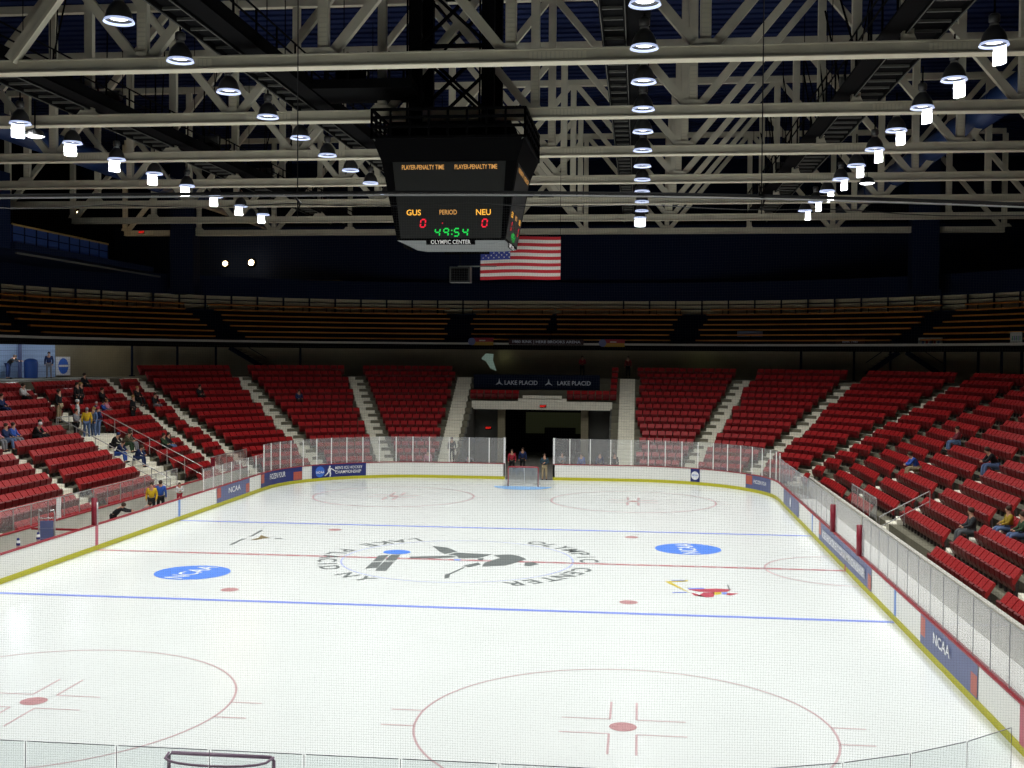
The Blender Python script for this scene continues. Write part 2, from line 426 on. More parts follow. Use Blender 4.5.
glass_run([(-W-GO, y) for y in ys if 11 < y < 22], BH, 2.2, M['glass'], M['post'], .04)
# near end glass
near = thin([(p[0], p[1]) for p in Pg if p[1] < -21.4][0:] )
near = sorted([q for q in near if -12 < q[0] < 13.2 and q[1] < -26], key=lambda q: q[0])
glass_run(near, BH, 2.76, hazy('near_glass', haze=.02, fres=False), mat('near_glass_edge', (.42, .42, .48), rough=.4), .008)
for x, z in ((-3.48, 2.42), (-2.83, 2.38), (-1.98, 2.34), (.35, 2.3)):
    mb = MB(); mb.box((x-.035, -30.32, 0), (x+.035, -30.25, z), M['blackpost']); mb.build('dark_brace_post', boards)
# tall red posts on the boards
for x, y, nm in ((-W-.05, -.1, 'beside the left centre line'), (W+.0, 3.0, 'far one of the right bench gate'), (W+.0, -2.75, 'near one of the right bench gate')):
    e = empty('gate_post', (x, y, BH), label='dark red padded post on the rink boards, '+nm, cat='post')
    mb = MB(); mb.tube([(0, 0, 0), (0, 0, 1.12)], .12, M['redpost'], 10); mb.build('pad', e, True)
    mb = MB(); mb.tube([(.12, .02, 0), (.12, .02, .95)], .045, M['rail'], 8); mb.build('hinge_bar', e, True)

# ------------------------------------------------------------------ advertising panels on boards
def path_xy(pts, dist):
    """walk along boards inner face: returns function s->(x,y,nx,ny)"""
    return None
import bisect
def outline_fn(start, direction):
    P = rink_path(-.012, .4); N = len(P)
    i0 = min(range(N), key=lambda i: (P[i][0]-start[0])**2+(P[i][1]-start[1])**2)
    seq = [P[(i0+direction*k) % N] for k in range(N)]
    acc = [0]
    for k in range(1, N): acc.append(acc[-1]+math.hypot(seq[k][0]-seq[k-1][0], seq[k][1]-seq[k-1][1]))
    def fn(s):
        k = max(1, min(N-1, bisect.bisect_left(acc, s))); t = (s-acc[k-1])/(acc[k]-acc[k-1])
        a, b = seq[k-1], seq[k]; return tuple(a[j]+(b[j]-a[j])*t for j in range(4))
    return fn
def near_s(fn, target):
    best = min((k*.05 for k in range(2000)), key=lambda s: (fn(s)[0]-target[0])**2+(fn(s)[1]-target[1])**2); return best
def ad(label, p0, p1, direction, bg, items, z0=.2, z1=BH-.04, orange=(0, 0), start=None):
    """panel from p0 to p1 (left to right as seen from the ice). items: (text,size,s_frac,z,mat)"""
    fn = outline_fn(start or p0, direction); s0 = near_s(fn, p0); s1 = near_s(fn, p1); LN = s1-s0
    def pt(s, z, off): x, y, nx, ny = fn(s0+s); return (x-nx*off, y-ny*off, z)
    n = max(2, int(LN/.35)); e = empty('advertising_panel', pt(LN/2, z0, 0), label=label, cat='advertisement')
    base = Vector(e.location)
    def P(s, z, off): return tuple(Vector(pt(s, z, off))-base)
    def stripz(mb, a, b, za, zb, off, m):
        k = max(1, int((b-a)/.35))
        for i in range(k): sa = a+(b-a)*i/k; sb = a+(b-a)*(i+1)/k; mb.poly([P(sa, za, off), P(sb, za, off), P(sb, zb, off), P(sa, zb, off)], m)
    mb = MB(); stripz(mb, 0, LN, z0, z1, .006, bg)
    if orange[0]: stripz(mb, .03, LN*orange[0], z0+.25, z1-.04, .010, M['adorange'])
    if orange[1]: stripz(mb, LN*(1-orange[1]), LN-.03, z0+.04, z0+.55, .010, M['adorange'])
    mb.build('backing', e)
    for it in items:
        mb = MB()
        if it[0] == 'circle':
            _, r, sf, z, m = it
            mb.poly([P(LN*sf+r*cos(2*PI*k/28), z+r*sin(2*PI*k/28), .035) for k in range(28)], m); mb.build('round_mark', e)
        elif it[0] == 'poly':
            _, pl, sf, z, m = it
            for pp in pl: mb.poly([P(LN*sf+a, z+b, .04) for a, b in pp], m)
            mb.build('player_figure', e)
        elif it[0] == 'box':
            _, (w, h), sf, z, m = it
            stripz(mb, LN*sf-w/2, LN*sf+w/2, z-h/2, z+h/2, .03, m); mb.build('white_block', e)
        else:
            txt, size, sf, z, m, sx = it
            add_text(mb, txt, size, lambda p, q: P(LN*sf+p, z+q, .05), m, sx); mb.build('lettering', e)
    return e
A = M['adtext']
# (positions in metres measured along the boards)
player = [[(-.12, .1), (.0, .22), (.16, .14), (.12, -.02), (.0, -.06), (-.1, -.02)], [(-.04, .2), (.0, .33), (.1, .33), (.1, .2)], [(-.1, -.02), (.02, -.06), (-.12, -.2), (-.34, -.33), (-.36, -.28), (-.2, -.16)], [(.0, -.04), (.12, -.04), (.14, -.22), (.1, -.38), (.02, -.38), (.03, -.2)], [(.14, .12), (.36, -.02), (.56, -.08), (.56, -.05), (.38, .04), (.16, .18)]]
ad('navy banner with blue disc, white hockey player and ICE HOCKEY CHAMPIONSHIP lettering', gp(308, 478, .22), gp(368.5, 476, .22), -1, M['adblue'],
   [('circle', .36, .16, .60, M['adcircle']), ('NCAA', .22, .16, .56, A, 1.), ('poly', player, .34, .62, A), ("MEN'S ICE HOCKEY", .26, .69, .78, A, .86), ('CHAMPIONSHIP', .28, .68, .50, A, .92)], start=(-15.2, 0))
ad('navy banner with orange ends and FROZEN FOUR lettering on the corner boards', gp(257, 487.7, .22), gp(298.5, 479, .22), -1, M['adblue'],
   [('FROZEN FOUR', .46, .47, .70, A, .64)], orange=(.12, .18), start=(-15.2, 0))
ad('glare-paled blue banner with orange ends and short white word, beyond the left blue line', gp(211.5, 503, .22), gp(246.5, 491.6, .22), -1, M['slateglare'],
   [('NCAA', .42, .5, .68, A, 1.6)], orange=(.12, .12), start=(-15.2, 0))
ad('small square blue badge panel on the far white boards', gp(691.5, 481, .22), gp(701.5, 481.5, .22), -1, M['adblue'],
   [('circle', .27, .5, .60, A), ('NCAA', .15, .5, .62, M['adcircle'], 1.)], start=(-6, 29.97))
ad('glare-paled blue banner with orange end and white lettering in the right corner', gp(755, 486.7, .22), gp(780, 493, .22), -1, M['slateglare'],
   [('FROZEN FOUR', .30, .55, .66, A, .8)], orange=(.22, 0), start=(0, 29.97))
ad('short glare-paled blue panel with white oval between corner and right side boards', gp(786.5, 502.6, .22), gp(801, 518, .22), -1, M['slateglare'],
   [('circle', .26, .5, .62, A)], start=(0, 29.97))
ad('long glare-paled blue banner with wide white lettering below the two red gate posts', gp(822, 538.4, .22), gp(876.5, 591.6, .22), -1, M['slateglare'],
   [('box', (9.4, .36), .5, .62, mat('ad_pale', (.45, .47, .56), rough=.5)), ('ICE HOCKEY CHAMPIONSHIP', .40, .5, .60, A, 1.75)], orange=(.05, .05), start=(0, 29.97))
ad('glare-paled blue banner with single white block word, nearest on the right boards', gp(927, 641.7, .22), gp(989, 700, .22), -1, M['slateglare'],
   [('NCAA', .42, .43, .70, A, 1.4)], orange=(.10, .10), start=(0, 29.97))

# ------------------------------------------------------------------ goals
def goal(y, s, label, m, mnet):
    """opening faces -s*y ; s=+1 far goal"""
    e = empty('hockey_goal', (0, y, 0), label=label, cat='goal')
    hw, h, dt, db = .95, 1.22, .55, 1.1
    mb = MB(); mb.tube([(-hw, 0, 0), (-hw, 0, h-.06), (-hw+.05, 0, h), (hw-.05, 0, h), (hw, 0, h-.06), (hw, 0, 0)], .035, m, 8); mb.build('front_frame', e, True)
    top = [(-hw, 0, h)]+[(-hw*cos(t), s*dt*sin(t)**.6, h) for t in [PI*k/10 for k in range(1, 10)]]+[(hw, 0, h)]
    bot = [(-hw, 0, .03)]+[(-(hw+.15)*cos(t), s*db*sin(t)**.6, .03) for t in [PI*k/10 for k in range(1, 10)]]+[(hw, 0, .03)]
    mb = MB(); mb.tube(top, .022, m, 6); mb.tube(bot, .03, M['white'], 6); mb.tube([top[5], bot[5]], .022, M['white'], 6); mb.build('rear_frame', e, True)
    mb = MB()
    for i in range(10): mb.poly([bot[i], bot[i+1], top[i+1], top[i]], mnet)
    for i in range(1, 9): mb.poly([top[0], top[i], top[i+1]], mnet)
    mb.build('net', e)
goal(G, 1, 'red framed hockey goal in front of the open gate at the far end', M['goalred'], hazy('far_goal_net', haze=.42, hcol=(.6, .6, .58)))
goal(-G, -1, 'hockey goal with dark crossbar at the near end behind the glass', M['goalmauve'], hazy('near_goal_net', haze=.05))

# ------------------------------------------------------------------ stands geometry
CX, CY, R0, Z0, DR, DZ, NR = 6.7, 21.5, 11.0, .30, .82, .44, 15
YMIN = -20.
def row_r(i): return R0+DR*i
def row_z(i): return Z0+DZ*i
def path_pt(r, s, sd):
    """s measured from the side's near end (y=YMIN) going away; sd = side sign. returns x,y,nx,ny"""
    l1 = CY-YMIN
    if s < l1: return sd*(CX+r), YMIN+s, sd*1., 0.
    la = r*PI/2
    if s < l1+la:
        a = (s-l1)/r; return sd*(CX+r*cos(a)), CY+r*sin(a), sd*cos(a), sin(a)
    return sd*(CX-(s-l1-la)), CY+r, 0., 1.
def path_len(r): return CY-YMIN+r*PI/2+CX
AIS = {1: [((17.7, -17), (29, -18.6)), ((17.7, -8.6), (29, -10.2)), ((17.7, -.1), (29, -1.9)), ((17.7, 8.6), (29, 6.6)), ((17.7, 17.2), (29, 15.6)),
           ((17.7, 24.8), (29.4, 23.2)), ((17.7, 27.4), (28.4, 30.8)), ((14.9, 30.5), (22.9, 38.6)), ((10.5, 32.1), (15.5, 43.6)), ((6.3, 32.4), (6.3, 44.9))],
       -1: [((-17.7, -10.4), (-29, -10.4)), ((-17.7, -1.6), (-29, -1.6)), ((-17.7, 6.6), (-29, 7.4)), ((-17.7, 16.3), (-29, 17.6)), ((-17.7, 22.9), (-29.2, 27.7)),
            ((-17.5, 25.9), (-28.4, 30.6)), ((-14.9, 30.8), (-23.1, 38.1)), ((-10., 32.2), (-15.6, 43.6)), ((-6.2, 32.4), (-6.55, 44.9))]}
def dseg(x, y, sg):
    (ax, ay), (bx, by) = sg; dx, dy = bx-ax, by-ay; t = ((x-ax)*dx+(y-ay)*dy)/(dx*dx+dy*dy)
    return abs((x-ax)*dy-(y-ay)*dx)/math.hypot(dx, dy) if -.1 < t < 1.1 else 9
TX0, TX1 = -5.45, 5.2      # tunnel
def in_tunnel(x, y, i): return y > 30 and TX0 < x < TX1 and i < 10
def in_vom(x, y, i): return x < 0 and 14.1 < y < 18.5 and i < 8
# terraces
mb = MB()
for sd in (1, -1):
    bps = [0]
    l1 = CY-YMIN
    for yb in (14.1, 18.5): bps.append(yb-YMIN)
    for i in range(NR):
        ra, rb = row_r(i), row_r(i+1); z = row_z(i); zb = z-DZ if i else 0.
        T = [('s', yy) for yy in (YMIN, 14.1, 18.5, CY)]+[('a', PI/2*k/16) for k in range(1, 17)]+[('x', xx) for xx in ((TX1 if sd > 0 else -TX0), 0)]
        def pos(t, r):
            if t[0] == 's': return sd*(CX+r), t[1]
            if t[0] == 'a': return sd*(CX+r*cos(t[1])), CY+r*sin(t[1])
            return sd*t[1], CY+r
        for a, b in zip(T[:-1], T[1:]):
            p0, p1, q0, q1 = pos(a, ra), pos(b, ra), pos(a, rb+.02), pos(b, rb+.02)
            mx, my = (p0[0]+q1[0])/2, (p0[1]+q1[1])/2
            if in_tunnel(mx, my, i) or in_vom(mx, my, i): continue
            mb.hexa([(*p0, zb-.05), (*q0, zb-.05), (*q1, zb-.05), (*p1, zb-.05), (*p0, z), (*q0, z), (*q1, z), (*p1, z)], M['conc'])
mb.build('floor_terraces', kind='structure')
# stairs
nst = 0
WHERE = {(1, 9): 'straight cream stairway right of the far tunnel', (1, 8): 'cream stairway, second one right of the far tunnel', (1, 7): 'slanting cream stairway in the far right corner stand', (1, 6): 'cream stairway dividing corner seats from the right stand',
         (-1, 8): 'straight cream stairway left of the far tunnel', (-1, 7): 'cream stairway, second one left of the far tunnel', (-1, 6): 'slanting cream stairway in the far left corner stand', (-1, 5): 'cream stairway dividing corner seats from the left stand',
         (1, 5): 'cream aisle steps in the right stand, next to the corner stairway', (1, 4): 'cream aisle steps across the middle of the right stand', (1, 3): 'cream aisle steps above the glass railing in the right stand', (1, 2): 'cream aisle steps behind the nearest right seats',
         (-1, 4): 'cream aisle steps in the left stand, next to the corner stairway', (-1, 2): 'cream aisle steps between two seat blocks of the left stand', (-1, 3): 'upper aisle steps above the railed left stairway',
         (1, 1): 'cream aisle steps at the near end of the right stand', (1, 0): 'cream aisle steps, last at the near right end', (-1, 1): 'cream aisle steps at the near end of the left stand', (-1, 0): 'cream aisle steps, last at the near left end'}
for sd in (1, -1):
    for ai, sg in enumerate(AIS[sd]):
        mb = MB(); (ax, ay), (bx, by) = sg
        d = Vector((bx-ax, by-ay, 0)).normalized(); n_ = Vector((-d.y, d.x, 0)); hw = .58
        for i in range(NR):
            # find point on the aisle where row radius begins
            def hit(r):
                lo, hi = -2., 20.
                for _ in range(40):
                    m_ = (lo+hi)/2; x, y = ax+d.x*m_, ay+d.y*m_; dx = max(abs(x)-CX, 0); dy = max(y-CY, 0)
                    rr = math.hypot(dx, dy)
                    if rr < r: lo = m_
                    else: hi = m_
                return lo
            t0 = hit(row_r(i)); t1 = hit(row_r(i+1)); tm = (t0+t1)/2
            x, y = ax+d.x*tm, ay+d.y*tm
            if in_tunnel(x, y, i) or in_vom(x, y, i): continue
            z = row_z(i)
            for (ta, tb, za) in ((t0-.40, t0, z-DZ/2), (t0-.015, t1-.40, z+.012)):
                if i == 0 and ta < t0: continue
                p = Vector((ax, ay, 0))+d*ta; q = Vector((ax, ay, 0))+d*tb; zb = z-DZ
                c = [p-n_*hw, q-n_*hw, q+n_*hw, p+n_*hw]
                mb.hexa([(v.x, v.y, zb) for v in c]+[(v.x, v.y, za) for v in c], M['step'])
                rr = p-d*.004; c = [rr-n_*hw, rr+n_*hw]
        mb.build('aisle_steps', label=WHERE[(sd, ai)], cat='stairway', group='stairways through the red seats')

# ------------------------------------------------------------------ seats
def seat_parts():
    w = .238
    def prof(mb, pts, x0, x1, m):
        n = len(pts); vs = [(x0, a, b) for a, b in pts]+[(x1, a, b) for a, b in pts]
        fs = [tuple(range(n))[::-1], tuple(range(n, 2*n))]+[(k, (k+1) % n, n+(k+1) % n, n+k) for k in range(n)]
        mb.add(vs, fs, m)
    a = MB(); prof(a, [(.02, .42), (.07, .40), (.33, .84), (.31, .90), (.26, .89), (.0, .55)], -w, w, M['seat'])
    b = MB(); prof(b, [(.05, .22), (.10, .25), (.04, .60), (-.02, .66), (-.08, .62), (-.05, .40)], -w+.01, w-.01, M['seatshade'])
    c = MB(); prof(c, [(.10, 0), (.17, 0), (.20, .5), (.12, .5)], -w-.01, -w+.03, M['seatfoot']); prof(c, [(.10, 0), (.17, 0), (.20, .5), (.12, .5)], w-.03, w+.01, M['seatfoot'])
    return a, b, c
SA, SB, SC = seat_parts()
meA, meB, meC = SA.mesh('backrest'), SB.mesh('seat_pan'), SC.mesh('stanchion')
seats = []   # (dist, x,y,z,ang, sd, row, block, k, visible)
for sd in (1, -1):
    for i in range(NR):
        r = row_r(i)+.40; Ltot = path_len(r); s = .3; blk = 0; k = 0; gap = False
        while s < Ltot:
            x, y, nx, ny = path_pt(r, s, sd)
            bad = any(dseg(x, y, g_) < .86 for g_ in AIS[sd]) or (in_tunnel(x, y, i) or (y > 30 and (TX0-.3 < x < TX1+.3) and i < 10)) or in_vom(x, y, i) or (x < 0 and 13.9 < y < 18.8 and i < 9)
            if y > 30 and abs(x) < 1.9 and i >= 10: bad = True
            if y > 30 and TX0-.4 < x < TX1-.2 and i > 10: bad = True
            if sd > 0 and i == 0 and -.6 < y < 11: bad = True
            if sd < 0 and i > 12 and y < 29.5: bad = True
            if bad:
                if not gap: blk += 1; k = 0
                gap = True; s += .18
            else:
                gap = False; k += 1
                u, v, d = pr((x, y, row_z(i)+.5))
                vis = -8 < u < 1032 and 0 < v < 775
                seats.append([d, x, y, row_z(i), math.atan2(ny, nx)-PI/2, sd, i, blk, k, vis]); s += .545
vis = sorted([q for q in seats if q[9]], key=lambda q: q[0])
solo = vis[:300]; rest = [q for q in seats if not any(q is t for t in ())]
soloset = set(id(q) for q in solo); rest = [q for q in seats if id(q) not in soloset]
ORD = 'first second third fourth fifth sixth seventh eighth ninth tenth eleventh twelfth thirteenth fourteenth fifteenth sixteenth seventeenth eighteenth nineteenth twentieth'.split()
def ordw(n): return ORD[n-1] if n <= 20 else 'twenty-'+ORD[n-21]
root = None
blocks = {}
for q in solo: blocks.setdefault((q[5], q[7]), []).append(q)
bi = {}
for sd in (1, -1):
    ks = sorted([k for k in blocks if k[0] == sd], key=lambda k: k[1])
    for n, k in enumerate(ks): bi[k] = n+1
for n, q in enumerate(solo):
    sd = q[5]; st = 'right' if sd > 0 else 'left'
    lab = f"red folding seat, {ordw(q[8])} along in row {ordw(q[6]+1)} up, {st} stand, {ordw(bi[(sd, q[7])])} block"
    if root is None:
        root = empty('stadium_seat', (q[1], q[2], q[3]), q[4], label=lab, cat='seat', group='red folding seats nearest the camera')
        kids = [inst('backrest', meA, root), inst('seat_pan', meB, root), inst('stanchion', meC, root)]; r_ = root
    else:
        r_ = copy_tree(root, kids)
        r_.location = (q[1], q[2], q[3]); r_.rotation_euler.z = q[4]; r_['label'] = lab
mb = MB()
for q in rest:
    c, s_ = cos(q[4]), sin(q[4])
    for P_ in (SA, SB, SC):
        if P_ is SC and q[0] > 70: continue
        mb.add([(q[1]+v[0]*c-v[1]*s_, q[2]+v[0]*s_+v[1]*c, q[3]+v[2]) for v in P_.v], P_.f, P_.mats[0])
mb.build('distant_seats', label='rows of red folding seats filling the far and upper stands', cat='seating', kind='stuff')

# ------------------------------------------------------------------ bench back walls, rails
for sd, nm in ((1, 'right'), (-1, 'left')):
    x = sd*17.38
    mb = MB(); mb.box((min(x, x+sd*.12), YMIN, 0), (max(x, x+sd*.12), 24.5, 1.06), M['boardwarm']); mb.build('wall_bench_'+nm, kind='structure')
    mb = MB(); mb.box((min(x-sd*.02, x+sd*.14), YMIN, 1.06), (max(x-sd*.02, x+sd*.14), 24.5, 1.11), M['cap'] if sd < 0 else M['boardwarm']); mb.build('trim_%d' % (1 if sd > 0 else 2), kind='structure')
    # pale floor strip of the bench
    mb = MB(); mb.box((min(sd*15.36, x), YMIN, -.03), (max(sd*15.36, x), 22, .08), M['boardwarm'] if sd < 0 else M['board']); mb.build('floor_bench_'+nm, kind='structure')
def railing(label, p, q, h=1., n=6, m=None, glassm=None, mid=True):
    e = empty('railing', p, label=label, cat='railing'); P = Vector((0, 0, 0)); Q = Vector(q)-Vector(p); m = m or M['rail']
    mb = MB(); mb.tube([P+Vector((0, 0, h)), Q+Vector((0, 0, h))], .028, m)
    mb.build('top_rail', e)
    if mid: mb = MB(); mb.tube([P+Vector((0, 0, h*.5)), Q+Vector((0, 0, h*.5))], .02, m); mb.build('middle_rail', e)
    for k in range(n+1):
        a = P+(Q-P)*k/n; mb = MB(); mb.tube([a, a+Vector((0, 0, h))], .022, m); mb.build('post', e)
        if glassm and k < n:
            b = P+(Q-P)*(k+1)/n; mb = MB(); mb.bar(a+Vector((0, 0, h/2+.02)), b+Vector((0, 0, h/2+.02)), .012, h-.14, glassm)
            mb.build('glass_panel', e)
    return e
railing('long glass fronted rail before the lowest seats of the left stand', (-17.62, -9, 1.06), (-17.62, 14., 1.06), h=.92, n=17, glassm=M['glass'], mid=False)
railing('far glass fronted rail before the lowest seats near the left corner', (-17.62, 19., 1.06), (-17.62, 25., 1.06), h=1.1, n=5, glassm=hazy('glass_red_reflect', haze=.25, hcol=(.7, .45, .43), fres=False), mid=False)  # reddish haze in the material stands in for reflections on the panels
railing('short glass rail at the foot of the right stand aisle', (17.62, 6.2, 1.08), (17.62, 12., 1.08), h=1.0, n=4, glassm=M['glass'], mid=False)
railing('sloping handrail beside the glass rail in the right stand', (17.7, 6., .4), (19.8, 5.9, 1.6), h=.9, n=2)
# vomitory stair on the left
vs_ = empty('entrance_stairs', (-21.4, 16.3, 0), label='cream entrance stairs with landing cutting through the left stand', cat='stairs')
mb = MB()
for k in range(12):
    x0 = -18.2-.42*k; z = .28+.27*k
    mb.box((x0-.44+21.4, -2.15, 0), (x0+21.4, 2.15, z), M['step'])
mb.build('flight', vs_)
mb = MB(); mb.box((-24.6+21.4, -2.15, 0), (-23.2+21.4, 2.15, 3.5), M['step']); mb.build('landing', vs_)
railing('far side handrail of the left entrance stairs', (-24.4, 18.55, 3.9), (-18., 18.55, .7), h=.95, n=6)
railing('near side handrail of the left entrance stairs', (-24.4, 14.0, 3.7), (-18., 14.0, .5), h=.95, n=6)
railing('short angled handrail on the landing among the standing fans', (-24.6, 14.2, 3.7), (-24.6, 18.4, 3.7), h=.95, n=3)
e = empty('partition_post', (-17.5, 18.9, 0), label='red upright post at the foot of the left entrance stairs', cat='post')
mb = MB(); mb.box((-.1, -.1, 0), (.1, .1, 2.1), M['redpost']); mb.build('shaft', e)
mb = MB(); mb.box((-.13, -.13, 2.1), (.13, .13, 2.14), M['cap']); mb.build('cap', e)

# ------------------------------------------------------------------ tunnel
def stair_wall(x, m, name):
    mb = MB(); pts = [(CY+R0, 0), (CY+R0, Z0)]
    for i in range(10): pts += [(CY+row_r(i), row_z(i)+.0), (CY+row_r(i+1), row_z(i)+.0)]
    pts += [(CY+row_r(10), 0)]
    n = len(pts); vs = [(x-.06, a, b) for a, b in pts]+[(x+.06, a, b) for a, b in pts]
    mb.add(vs, [tuple(range(n)), tuple(range(n, 2*n))[::-1]]+[(k, (k+1) % n, n+(k+1) % n, n+k) for k in range(n)], m); mb.build(name, kind='structure')
M['tun'] = mat('tunnel_grey', (.10, .10, .09), rough=.8)
stair_wall(TX0+.06, M['tun'], 'wall_tunnel_left'); stair_wall(TX1-.06, M['tun'], 'wall_tunnel_right')
mb = MB(); mb.box((TX0, 40.6, 4.15), (TX1, 40.9, 4.78), M['step'])
mb.box((-1.9, 40.58, 4.7), (1.75, 40.9, 5.0), M['step']); mb.box((-1.55, 40.58, 4.95), (1.4, 40.9, 5.22), M['step'])
mb.build('lintel_beam', kind='structure')
mb = MB(); mb.box((TX0, 40.9, 4.15), (TX1, 52, 4.3), M['blackwall']); mb.build('ceiling_tunnel', kind='structure')
mb = MB(); mb.box((TX0-.2, 40.9, 0), (TX0, 52, 4.3), M['tun']); mb.box((TX1, 40.9, 0), (TX1+.2, 52, 4.3), M['tun']); mb.build('wall_tunnel_inner', kind='structure')
mb = MB(); mb.box((TX0, 52, 0), (TX1, 52.2, 4.3), M['blackwall']); mb.build('wall_tunnel_back', kind='structure')
mb = MB(); mb.box((TX0, 42.5, 0), (-3.2, 42.7, 4.15), M['tun']); mb.box((3.4, 42.5, 0), (TX1, 42.7, 4.15), M['tun']); mb.build('wall_tunnel_face', kind='structure')
for x, l in ((-3.3, 'grey concrete pillar left of the dark doorway'), (3.1, 'grey concrete pillar right of the dark doorway')):
    mb = MB(); mb.box((x-.28, 41.6, 0), (x+.28, 42.1, 4.15), M['beige']); mb.box((x-.34, 41.55, 0), (x+.34, 42.15, .2), M['beige']); mb.build('pillar', label=l, cat='pillar')
mb = MB(); mb.box((-.9+.5, 47, .05), (2.1, 47.4, 2.4), M['blackwall']); mb.box((-2.4, 51.7, 1.6), (2.6, 51.8, 3.4), mat('far_green', (.06, .07, .035), emit=(.10, .11, .05), es=.08)); mb.build('wall_tunnel_panel', kind='structure')
def exit_sign(loc, label, s=1., txt=True):
    e = empty('exit_sign', loc, label=label, cat='sign')
    mb = MB(); mb.box((-.24*s, 0, -.11*s), (.24*s, .06, .11*s), M['black']); mb.build('housing', e)
    mb = MB(); add_text(mb, 'EXIT', .2*s, lambda p, q: (p, -.006, q), M['exit']); mb.build('lettering', e)
exit_sign((.0, 40.5, 4.42), 'small red exit sign on the cream tunnel lintel')
exit_sign((-4.4, 42.4, 2.6), 'small red exit sign inside the tunnel left of the pillar')
exit_sign((-29.3, 35.3, 17.1), 'red exit sign high above the left upper deck')
exit_sign((-29.5, 45.5, 15.4), 'lower red exit sign above the far left upper deck')
# sign above tunnel
e = empty('banner_sign', (-.7, 42.6, 5.62), label='dark blue LAKE PLACID sign board above the far tunnel', cat='sign')
mb = MB(); mb.box((-4.9, 0, 0), (4.9, .08, 1.15), M['navy']); mb.build('board', e)
mb = MB()
def star(mb, cx, cz, r, m):
    for a in (PI/2, PI*7/6, PI*11/6): mb.poly([(cx+r*cos(a), -.01, cz+r*sin(a)), (cx+.2*r*cos(a+PI/2), -.01, cz+.2*r*sin(a+PI/2)), (cx+.2*r*cos(a-PI/2), -.01, cz+.2*r*sin(a-PI/2))], m)
star(mb, -2.9, .5, .36, M['dimtext']); star(mb, .95, .5, .36, M['dimtext']); mb.build('emblem', e)
mb = MB(); add_text(mb, 'LAKE PLACID', .46, lambda p, q: (-1.2+p, -.01, .5+q), M['dimtext'], .95); mb.build('lettering', e); mb = MB(); add_text(mb, 'LAKE PLACID', .46, lambda p, q: (2.9+p, -.01, .5+q), M['dimtext'], .95); mb.build('lettering', e)

# ------------------------------------------------------------------ concourse, upper deck
def ribbon(name, rin, rout, z0, z1, m, y0=YMIN, kind='structure', seg=16, **kw):
    mb = MB(); T = [('s', y0), ('s', CY)]+[('a', PI/2*k/seg) for k in range(1, seg+1)]
    for sd in (1, -1):
        def pos(t, r):
            if t[0] == 's': return sd*(CX+r), t[1]
            return sd*(CX+r*cos(t[1])), CY+r*sin(t[1])
        TT = T+[None]
        for a, b in zip(TT[:-1], TT[1:]):
            if b is None: p0, q0 = pos(a, rin), pos(a, rout); p1, q1 = (0, CY+rin), (0, CY+rout)
            else: p0, q0, p1, q1 = pos(a, rin), pos(a, rout), pos(b, rin), pos(b, rout)
            mb.hexa([(*p0, z0), (*q0, z0), (*q1, z0), (*p1, z0), (*p0, z1), (*q0, z1), (*q1, z1), (*p1, z1)], m)
    return mb.build(name, kind=kind, **kw)
ribbon('floor_concourse', 23.32, 29, 6.1, 6.5, M['conc'])
ribbon('wall_concourse', 28.0, 28.2, 6.5, 8.8, M['beige'])
ribbon('slab_upper_deck', 24.3, 32.5, 8.78, 8.95, M['black'])
ribbon('trim_deck_edge', 24.2, 24.45, 8.70, 9.08, M['black'])
# white strip segments along the deck edge, one object
M['strip'] = mat('deck_strip', (.40, .38, .34), rough=.7)
ribbon('trim_deck_strip', 24.12, 24.2, 9.10, 9.26, M['strip'])
for j in range(7):
    ribbon('floor_deck_step', 24.9+.9*j, 25.8+.9*j, 8.9, 9.15+.44*j, M['navy'])
M['deckback'] = mat('deck_back_beige', (.62, .56, .38), rough=.8)
ribbon('wall_deck_back', 31.3, 31.5, 11.6, 12.95, M['deckback'])
ribbon('wall_upper_fascia', 30.9, 31.1, 12.95, 14.5, M['navy2'])
ribbon('floor_upper_level', 31.1, 38, 14.3, 14.5, M['blackwall'])
# deck rails in front of back wall
mb = MB()
def deckline(mb, r, z, rad, m, y0=-10.):
    for sd in (1, -1):
        pts = [(sd*(CX+r), y0, z), (sd*(CX+r), CY, z)]+[(sd*(CX+r*cos(PI/2*k/12)), CY+r*sin(PI/2*k/12), z) for k in range(1, 13)]+[(0, CY+r, z)]
        mb.tube(pts, rad, m, 4)
dr = empty('deck_railing', (0, CY+30.8, 11.9), label='dark rail with posts in front of the beige wall atop the upper deck', cat='railing')
mb = MB()
for z in (12.25, 12.6): deckline(mb, 30.95, z, .04, M['navy'])
mb.v = [(a, b-(CY+30.8), c-11.9) for a, b, c in mb.v]; mb.build('rails', dr)
for sd in (1, -1):
    for k in range(36):
        s = 14+k*2.2; r = 30.95
        if s > path_len(r): break
        x, y, nx, ny = path_pt(r, s, sd); mb = MB(); mb.box((x-.06, y-.06-(CY+30.8), 11.6-11.9), (x+.06, y+.06-(CY+30.8), 12.95-11.9), M['navy']); mb.build('post', dr)
